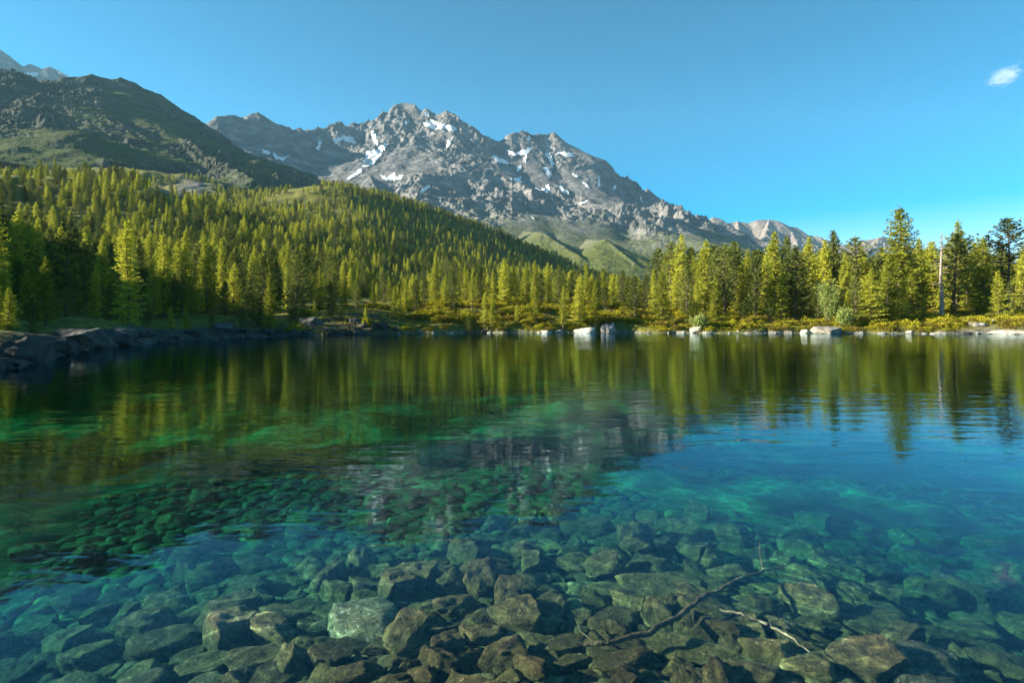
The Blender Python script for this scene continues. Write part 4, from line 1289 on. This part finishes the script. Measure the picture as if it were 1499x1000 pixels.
# smaller stones lined up along the water's edge
edge = {}
rg = random.Random(8)
for i in range(900):
    px = rg.uniform(-10, 1510)
    az0 = math.degrees(math.atan2(px - CX, F)); rs = float(shore_r(np.array([az0]))[0])
    lefty = px < 580
    rr = rs + (rg.gauss(.1, .7) if not lefty else rg.uniform(-.8, 5.0))
    X_, Y = rr * math.sin(R(az0)), rr * math.cos(R(az0))
    wpx = rg.choice([2.5, 3, 3, 4, 4, 5, 7]) if not lefty else rg.choice([6, 8, 10, 12, 16])
    size = wpx / F * Y * .5
    if lefty: size = min(size, .16 + .010 * rr)
    if any((X_ - a) ** 2 + (Y - b) ** 2 < (c + size) ** 2 * .8 for a, b, c in sh_pts): continue
    sh_pts.append((X_, Y, size))
    edge.setdefault(lefty, []).append((px, X_, Y, size, rr - rs))
    if len(edge.get(False, ())) + len(edge.get(True, ())) > 190: break
eb = {}
for lefty, lst in edge.items():
    for e in lst:
        a = min(ANCH, key=lambda q: abs(q[0] - e[0]))
        row = ('on the shaded left shore' if e[4] <= 2 else 'up the shaded left bank') if lefty else 'along the far shore'
        cls = rg.choice(['slab', 'block', 'round'])
        eb.setdefault((lefty, row, cls, a[1], e[0] < a[0]), []).append((abs(e[0] - a[0]), e))
for (lefty, row, cls, an, lf), lst in eb.items():
    lst.sort(key=lambda q: q[0])
    for j, (_, (px, X_, Y, size, dr)) in enumerate(lst):
        zb = max(gz(X_, Y), -.15)
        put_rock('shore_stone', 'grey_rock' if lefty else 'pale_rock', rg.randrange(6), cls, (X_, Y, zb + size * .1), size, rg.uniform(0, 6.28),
                 '%s %s stone %s, %s %s of the %s' % ('grey' if lefty else 'pale', {'slab': 'flat', 'block': 'angular', 'round': 'rounded'}[cls], row, ORD[j], 'left' if lf else 'right', an),
                 'stones along the waterline', 'stone', (rg.uniform(-.2, .2), rg.uniform(-.2, .2)), rg.uniform(.8, 1.2))
# large outcrops in the shade of the left bank
for px, Yo, w, cls, szf, lab in [(30, 3.5, 62, 'block', .9, 'large dark rock outcrop at the left picture edge above the water'),
                                 (75, 4.0, 36, 'round', .9, 'rounded dark outcrop right beside the leftmost rock outcrop'),
                                 (112, 7.5, 45, 'slab', 1.4, 'sloping grey rock slab high on the shaded left bank'),
                                 (125, 4.0, 55, 'slab', 1.6, 'largest bluish rock slab low on the shaded left bank'),
                                 (160, 6.0, 45, 'slab', 1.5, 'tilted grey slab on the left bank, right of the largest slab'),
                                 (175, 2.6, 55, 'slab', 1.2, 'long low slab at the water on the shaded left shore'),
                                 (205, 5.0, 30, 'slab', 1.3, 'small grey slab at the right end of the left slabs'),
                                 (325, 6.0, 30, 'block', .8, 'grey block in the shaded scree left of the lone bright larch'),
                                 (345, 3.0, 25, 'slab', 1.2, 'flat shaded rock near the water left of the lone bright larch'),
                                 (455, 14.0, 35, 'block', .9, 'grey boulder in the shade among trees right of the lone larch'),
                                 (520, 6.0, 22, 'block', .8, 'dim boulder on the dark shore before the sunlit bank begins')]:
    az0 = math.degrees(math.atan2(px - CX, F)); rr = float(shore_r(np.array([az0]))[0]) + Yo
    X_, Y = rr * math.sin(R(az0)), rr * math.cos(R(az0))
    sc = w / F * Y * .5
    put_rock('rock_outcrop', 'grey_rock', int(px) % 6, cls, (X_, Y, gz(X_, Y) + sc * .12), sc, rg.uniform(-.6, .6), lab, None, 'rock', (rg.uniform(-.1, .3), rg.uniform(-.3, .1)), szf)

# ---- stones under the clear water in the foreground
def under(px, py, z):
    Y = (H - z) * F / (py - HY)
    return (px - CX) / F * Y, Y
BIG = [(535, 902, 140, 'slab', 1.6, 'crusted_rock', -.55, 'white-crusted sloping rock under the shallow water, paler than all around it'),
       (665, 893, 90, 'slab', 1.5, 'wet_rock', .5, 'grooved slab under water right of the white-crusted rock'),
       (960, 862, 190, 'slab', .9, 'wet_rock', .1, 'broad flat slab under water above the sunken branch'),
       (1005, 945, 190, 'slab', .9, 'wet_rock', -.2, 'largest flat slab under water below the sunken branch'),
       (900, 905, 120, 'slab', 1.0, 'wet_rock', .4, 'flat slab under water at the left end of the sunken branch'),
       (1075, 845, 110, 'slab', .9, 'wet_rock', 0, 'flat slab under water behind the tip of the sunken branch'),
       (690, 962, 95, 'block', .8, 'wet_rock', .3, 'bulky block under water near the bottom edge, straight below the grooved slab'),
       (775, 932, 100, 'block', .6, 'wet_rock', -.4, 'angular block under water between grooved slab and branch'),
       (600, 960, 80, 'block', .8, 'wet_rock', .9, 'rough block under water just below the white-crusted rock'),
       (372, 968, 130, 'slab', 1.2, 'wet_rock', .2, 'wide slab under water at the bottom left of the white-crusted rock'),
       (415, 905, 95, 'slab', 1.1, 'wet_rock', 0, 'long slab under water left of the white-crusted rock'),
       (245, 945, 130, 'slab', 1.3, 'wet_rock', .3, 'dark wedge of rock under water in the lower left'),
       (130, 965, 130, 'slab', 1.1, 'wet_rock', -.2, 'big blue-tinted slab under water near the lower left corner'),
       (560, 842, 100, 'slab', 1.0, 'wet_rock', -.1, 'pale-topped slab under water behind the white-crusted rock'),
       (640, 835, 75, 'block', .6, 'wet_rock', .7, 'pointed block under water behind the grooved slab'),
       (860, 775, 110, 'slab', .9, 'wet_rock', .2, 'teal slab in deeper water near the end of the mountain reflection'),
       (1270, 915, 140, 'slab', .9, 'wet_rock', .1, 'rippled slab under water in the lower right'),
       (1200, 962, 150, 'slab', .9, 'wet_rock', -.1, 'wide slab under water below the pale sunken stick'),
       (1345, 985, 150, 'slab', 1.1, 'crusted_rock', .15, 'speckled slab at the bottom edge in the lower right'),
       (1430, 930, 140, 'slab', .8, 'wet_rock', -.15, 'flat slab under water near the lower right edge'),
       (850, 980, 110, 'block', .6, 'wet_rock', .1, 'squat block at the bottom edge left of the largest flat slab'),
       (1110, 985, 110, 'block', .6, 'wet_rock', -.3, 'lumpy block at the bottom edge right of the largest flat slab'),
       (480, 965, 85, 'block', .7, 'wet_rock', .2, 'dark-sided block at the bottom, left of the rough block'),
       (520, 985, 90, 'round', .8, 'wet_rock', .2, 'rounded rock at the very bottom edge, left of centre')]
WOOD = [(842, 944), (900, 941), (950, 925), (1000, 898), (1030, 876), (1065, 857), (1100, 842), (1155, 828), (1085, 899), (1120, 911), (1150, 928), (1185, 955), (870, 943), (925, 934), (975, 912)]
def near_wood(px, py, d=52):
    return any(abs(px - a) < d and abs(py - b) < d * .7 for a, b in WOOD)
placed = []
def rock_at(px, py, w, z_hint=None):
    z = -0.3
    for _ in range(6):
        X_, Y = under(px, py, z)
        z = -float(bed_depth(np.array(X_), np.array(Y))) + 0.06
    return X_, Y, z
for (px, py, w, cls, szf, mt, rz, lab) in BIG:
    X_, Y, z = rock_at(px, py, w)
    size = w / F * Y * .5 * (.62 if mt == 'wet_rock' else .85)
    ht = {'slab': .34, 'block': .8, 'round': .62}[cls] * size * szf
    zc = min(z + ht * .1, -0.06 - ht * 1.2)
    if near_wood(px, py, 70): zc = min(zc, -.10 - ht * 1.25)
    put_rock('submerged_rock', mt, len(placed) % 7, cls, (X_, Y, zc), size, rz, lab, 'rocks under the shallow water', 'rock', (random.uniform(-.1, .1), random.uniform(-.1, .1)), szf, .85)
    placed.append((X_, Y, size, px, py, lab))
nbig = len(placed)
rg = random.Random(21)
small = []
grid = {}
for qi, q in enumerate(placed):
    grid.setdefault((int(q[0] // .9), int(q[1] // .9)), []).append(q)
for rmin, rmax, tries in ((.095, .155, 1700), (.06, .095, 7000), (.032, .06, 18000)):
    for i in range(tries):
        Y = 2.15 + 7.2 * rg.random() ** 1.4
        X_ = rg.uniform(-1.02, 1.02) * Y
        if abs(X_ - .12 * Y - .25) > 3.2 + rg.random() * 3.5: continue
        s = rg.uniform(rmin, rmax)
        bad = False
        gx, gy = int(X_ // .9), int(Y // .9)
        for q in (q for a in (-1, 0, 1) for b in (-1, 0, 1) for q in grid.get((gx + a, gy + b), ())):
            dx, dy = X_ - q[0], Y - q[1]
            lim = (s + q[2]) * .70
            if abs(dx) < lim and abs(dy) < lim and dx * dx + dy * dy < lim * lim:
                bad = True; break
        if bad: continue
        z = -float(bed_depth(np.array(X_), np.array(Y)))
        px, py = proj(X_, Y, z)
        placed.append((X_, Y, s, px, py, None)); grid.setdefault((gx, gy), []).append(placed[-1])
        small.append((X_, Y, z, s, px, py))
small.sort(key=lambda t: -t[3] / t[1] if (-20 < t[4] < 1520 and t[5] < 1015) else 9)
solo, others = small[:276], small[276:]
# words for each: nearest big neighbour, side, size, shape
anchors = [(q[3], q[4], n) for q, n in zip(placed[:nbig], [
    'white-crusted rock', 'grooved slab', 'broad slab above the branch', 'largest flat slab', 'slab at the branch end', 'slab behind the branch tip', 'bulky bottom block',
    'angular block', 'rough block', 'wide bottom-left slab', 'long left slab', 'dark wedge rock', 'blue-tinted corner slab', 'pale-topped slab', 'pointed block', 'teal slab',
    'rippled slab', 'slab below the pale stick', 'speckled slab', 'flat right-edge slab', 'squat bottom block', 'lumpy bottom block', 'dark-sided block', 'rounded bottom rock'])]
anchors += [(300, 860, 'reflection edge at the left'), (1000, 720, 'blue reflection tip'), (1250, 790, 'blue water right of the branch'), (1450, 800, 'right picture edge'), (60, 900, 'left picture edge')]
DIRS = ['right', 'lower right', 'below', 'lower left', 'left', 'upper left', 'above', 'upper right']
bk = {}
for t in solo:
    a = min(anchors, key=lambda q: (q[0] - t[4]) ** 2 + 4 * (q[1] - t[5]) ** 2)
    ang = math.degrees(math.atan2((t[5] - a[1]) * 1.6, t[4] - a[0])) % 360
    cls = rg.choice(['slab', 'slab', 'slab', 'block', 'block', 'round'])
    szw = 'large' if t[3] > .115 else ('medium' if t[3] > .08 else 'small')
    bk.setdefault((a[2], DIRS[int((ang + 22.5) // 45) % 8], cls, szw), []).append((math.hypot(t[4] - a[0], t[5] - a[1]), t))
for (an, dr, cls, szw), lst in bk.items():
    lst.sort(key=lambda q: q[0])
    for j, (_, (X_, Y, z, s, px, py)) in enumerate(lst):
        ht = {'slab': .34, 'block': .8, 'round': .62}[cls] * s
        szf = rg.uniform(.65, 1.05)
        zc = min(z + ht * rg.uniform(.3, 1.1), -0.03 - ht * szf * 1.25)
        if near_wood(px, py): zc = min(zc, -.09 - ht * szf * 1.25)
        put_rock('submerged_rock', 'wet_rock', rg.randrange(7), cls, (X_, Y, zc), s * 1.08, rg.uniform(0, 6.28),
                 '%s %s rock under water, %s%s the %s' % (szw, {'slab': 'flat', 'block': 'angular', 'round': 'rounded'}[cls],
                    'nearest ' if j == 0 else ORD[j] + ' ', {'below': 'below', 'above': 'above'}.get(dr, dr + ' of'), an),
                 'rocks under the shallow water', 'rock', (rg.uniform(-.25, .25), rg.uniform(-.25, .25)), szf)
# the remaining stones: one mass
M['mossy_stone'] = mat_rock('mossy_stone', (0.014, 0.015, 0.006), (0.065, 0.06, 0.024), (0.14, 0.12, 0.045), (0.22, 0.19, 0.085), 1.3, 0.02, 0.60)
def pebbles():
    base = [build_rock(300 + i, .6, 7, 3 if i < 5 else 2, .05) for i in range(9)]
    arr = []
    for me in base:
        V = np.array([v.co for v in me.vertices]); Fc = np.array([p.vertices[:] for p in me.polygons])
        arr.append((V, Fc))
        bpy.data.meshes.remove(me)
    vs_, fs_, n = [], [], 0
    rgn = np.random.default_rng(4)
    for (X_, Y, z, s, px, py) in others:
        V, Fc = arr[rgn.integers(0, 5) if s > .10 and Y < 7 else rgn.integers(5, 9)]
        a = rgn.uniform(0, 6.28); c_, s_ = math.cos(a) * s, math.sin(a) * s; szf = rgn.uniform(.5, 1.0) * s
        zc = min(z + .25 * szf, -.04 - szf)
        if near_wood(px, py): zc = min(zc, -.09 - szf)
        vs_.append(np.stack([X_ + V[:, 0] * c_ - V[:, 1] * s_, Y + V[:, 0] * s_ + V[:, 1] * c_, zc + V[:, 2] * szf], 1)); fs_.append(Fc + n); n += len(V)
    me = mesh_np('lake_stones', np.concatenate(vs_), np.concatenate(fs_), True)
    me.materials.append(M['mossy_stone'])
    link('lake_stones', me, kind='stuff', label='smaller stones covering the lake floor between the rocks', category='stones')
pebbles()
print('ROCKS', len(solo), len(others))

# ---- sunken branches
def sunken(name, pts, rad, mat, label, twigs=()):
    P = []
    for (px, py, z) in pts:
        X_, Y = under(px, py, z); P.append(Vector((X_, Y, z)))
    o = thing(name, P[0], label=label, category='branch')
    rng = random.Random(2)
    fine, rr = [], []
    for j in range(len(P) - 1):
        for q in range(5):
            t = q / 5
            fine.append(P[j].lerp(P[j + 1], t) - P[0] + Vector((rng.gauss(0, .006), rng.gauss(0, .006), rng.gauss(0, .004))))
            rr.append((rad[j] * (1 - t) + rad[j + 1] * t) * rng.uniform(.93, 1.07))
    fine.append(P[-1] - P[0]); rr.append(rad[-1])
    s = Soup(); s.tube(fine, rr, 8)
    link('stem', s.mesh(name + '_stem', mat, True), o)
    for tw in twigs:
        Q = []
        for (px, py, z) in tw:
            X_, Y = under(px, py, z); Q.append(Vector((X_, Y, z)) - P[0])
        s = Soup(); s.tube(Q, [.006, .005, .0025][:len(Q)], 5)
        link('twig', s.mesh(name + '_twig', mat, True), o)
sunken('sunken_branch', [(842, 944, -.05), (900, 941, -.035), (950, 925, -.03), (1000, 898, -.03), (1030, 876, -.03), (1065, 857, -.03), (1100, 842, -.035), (1130, 834, -.04), (1155, 828, -.06)],
       [.010, .014, .016, .016, .015, .013, .010, .007, .003], M['sunk_wood'], 'long dark branch lying under water with its tip pointing right',
       [[(1118, 838, -.036), (1113, 815, -.025), (1112, 792, -.02)], [(1030, 876, -.03), (1052, 866, -.05), (1080, 868, -.07)], [(872, 943, -.045), (850, 925, -.05), (842, 905, -.06)]])
sunken('sunken_stick', [(1050, 892, -.035), (1085, 899, -.03), (1120, 911, -.03), (1150, 928, -.035), (1185, 955, -.05)], [.005, .008, .008, .007, .003], M['sunk_pale'],
       'thin pale stick under water right of the long dark branch')

# ------------------------------------------------------------------ cloud and air
def make_cloud():
    k = NM('cloud_vapour')
    g = k.coord('Object')
    n = k.noise(k.coord('Object', (1.0, 1.0, 1.9), (0, .5, 0)), 1.9, 9, 0.68, 1.4)
    sep = k.n('VectorMath', operation='LENGTH'); k.l(g, sep.inputs[0])
    fall = k.math('SUBTRACT', 1.0, sep.outputs['Value'], True)
    d = k.math('MULTIPLY', k.math('SUBTRACT', k.math('ADD', n, k.math('MULTIPLY', fall, .55)), 0.83, True), 0.06)
    pv = k.n('VolumePrincipled')
    pv.inputs['Color'].default_value = (.96, .97, 1, 1)
    k.l(d, pv.inputs['Density'])
    k.l(pv.outputs[0], k.out.inputs['Volume'])
    for (px, py, wx, wz, ry, lab) in [(1470, 110, 58, 30, -.3, 'small white wispy cloud at the right picture edge'), (1444, 114, 20, 6, -.15, 'thin tail of cloud left of the small white cloud')][:1]:
        bm = bmesh.new(); bmesh.ops.create_icosphere(bm, subdivisions=3, radius=1.0)
        me = bpy.data.meshes.new('cloud'); bm.to_mesh(me); bm.free(); me.materials.append(k.m)
        p = pos(px, py, 10500)
        o = link('cloud', me, label=lab, category='cloud')
        o.location = p; s = 10500 / F; o.scale = (wx * s, 14 * s, wz * s); o.rotation_euler = (0, ry, 0)
    k.m.cycles.volume_step_rate = 4.0
make_cloud()

def make_haze():
    k = NM('mountain_air')
    pv = k.n('VolumePrincipled')
    pv.inputs['Color'].default_value = (0.38, 0.74, 1.0, 1)
    pv.inputs['Density'].default_value = 0.00003
    pv.inputs['Anisotropy'].default_value = 0.1
    k.l(pv.outputs[0], k.out.inputs['Volume'])
    bm = bmesh.new(); bmesh.ops.create_cube(bm, size=1.0)
    me = bpy.data.meshes.new('haze'); bm.to_mesh(me); bm.free(); me.materials.append(k.m)
    o = link('haze', me, kind='stuff', label='thin blue mountain air fading the far slopes', category='haze')
    o.scale = (15000, 9500, 2904); o.location = (0, 2900, 1448)
USE_HAZE = True
if USE_HAZE:
    make_haze()
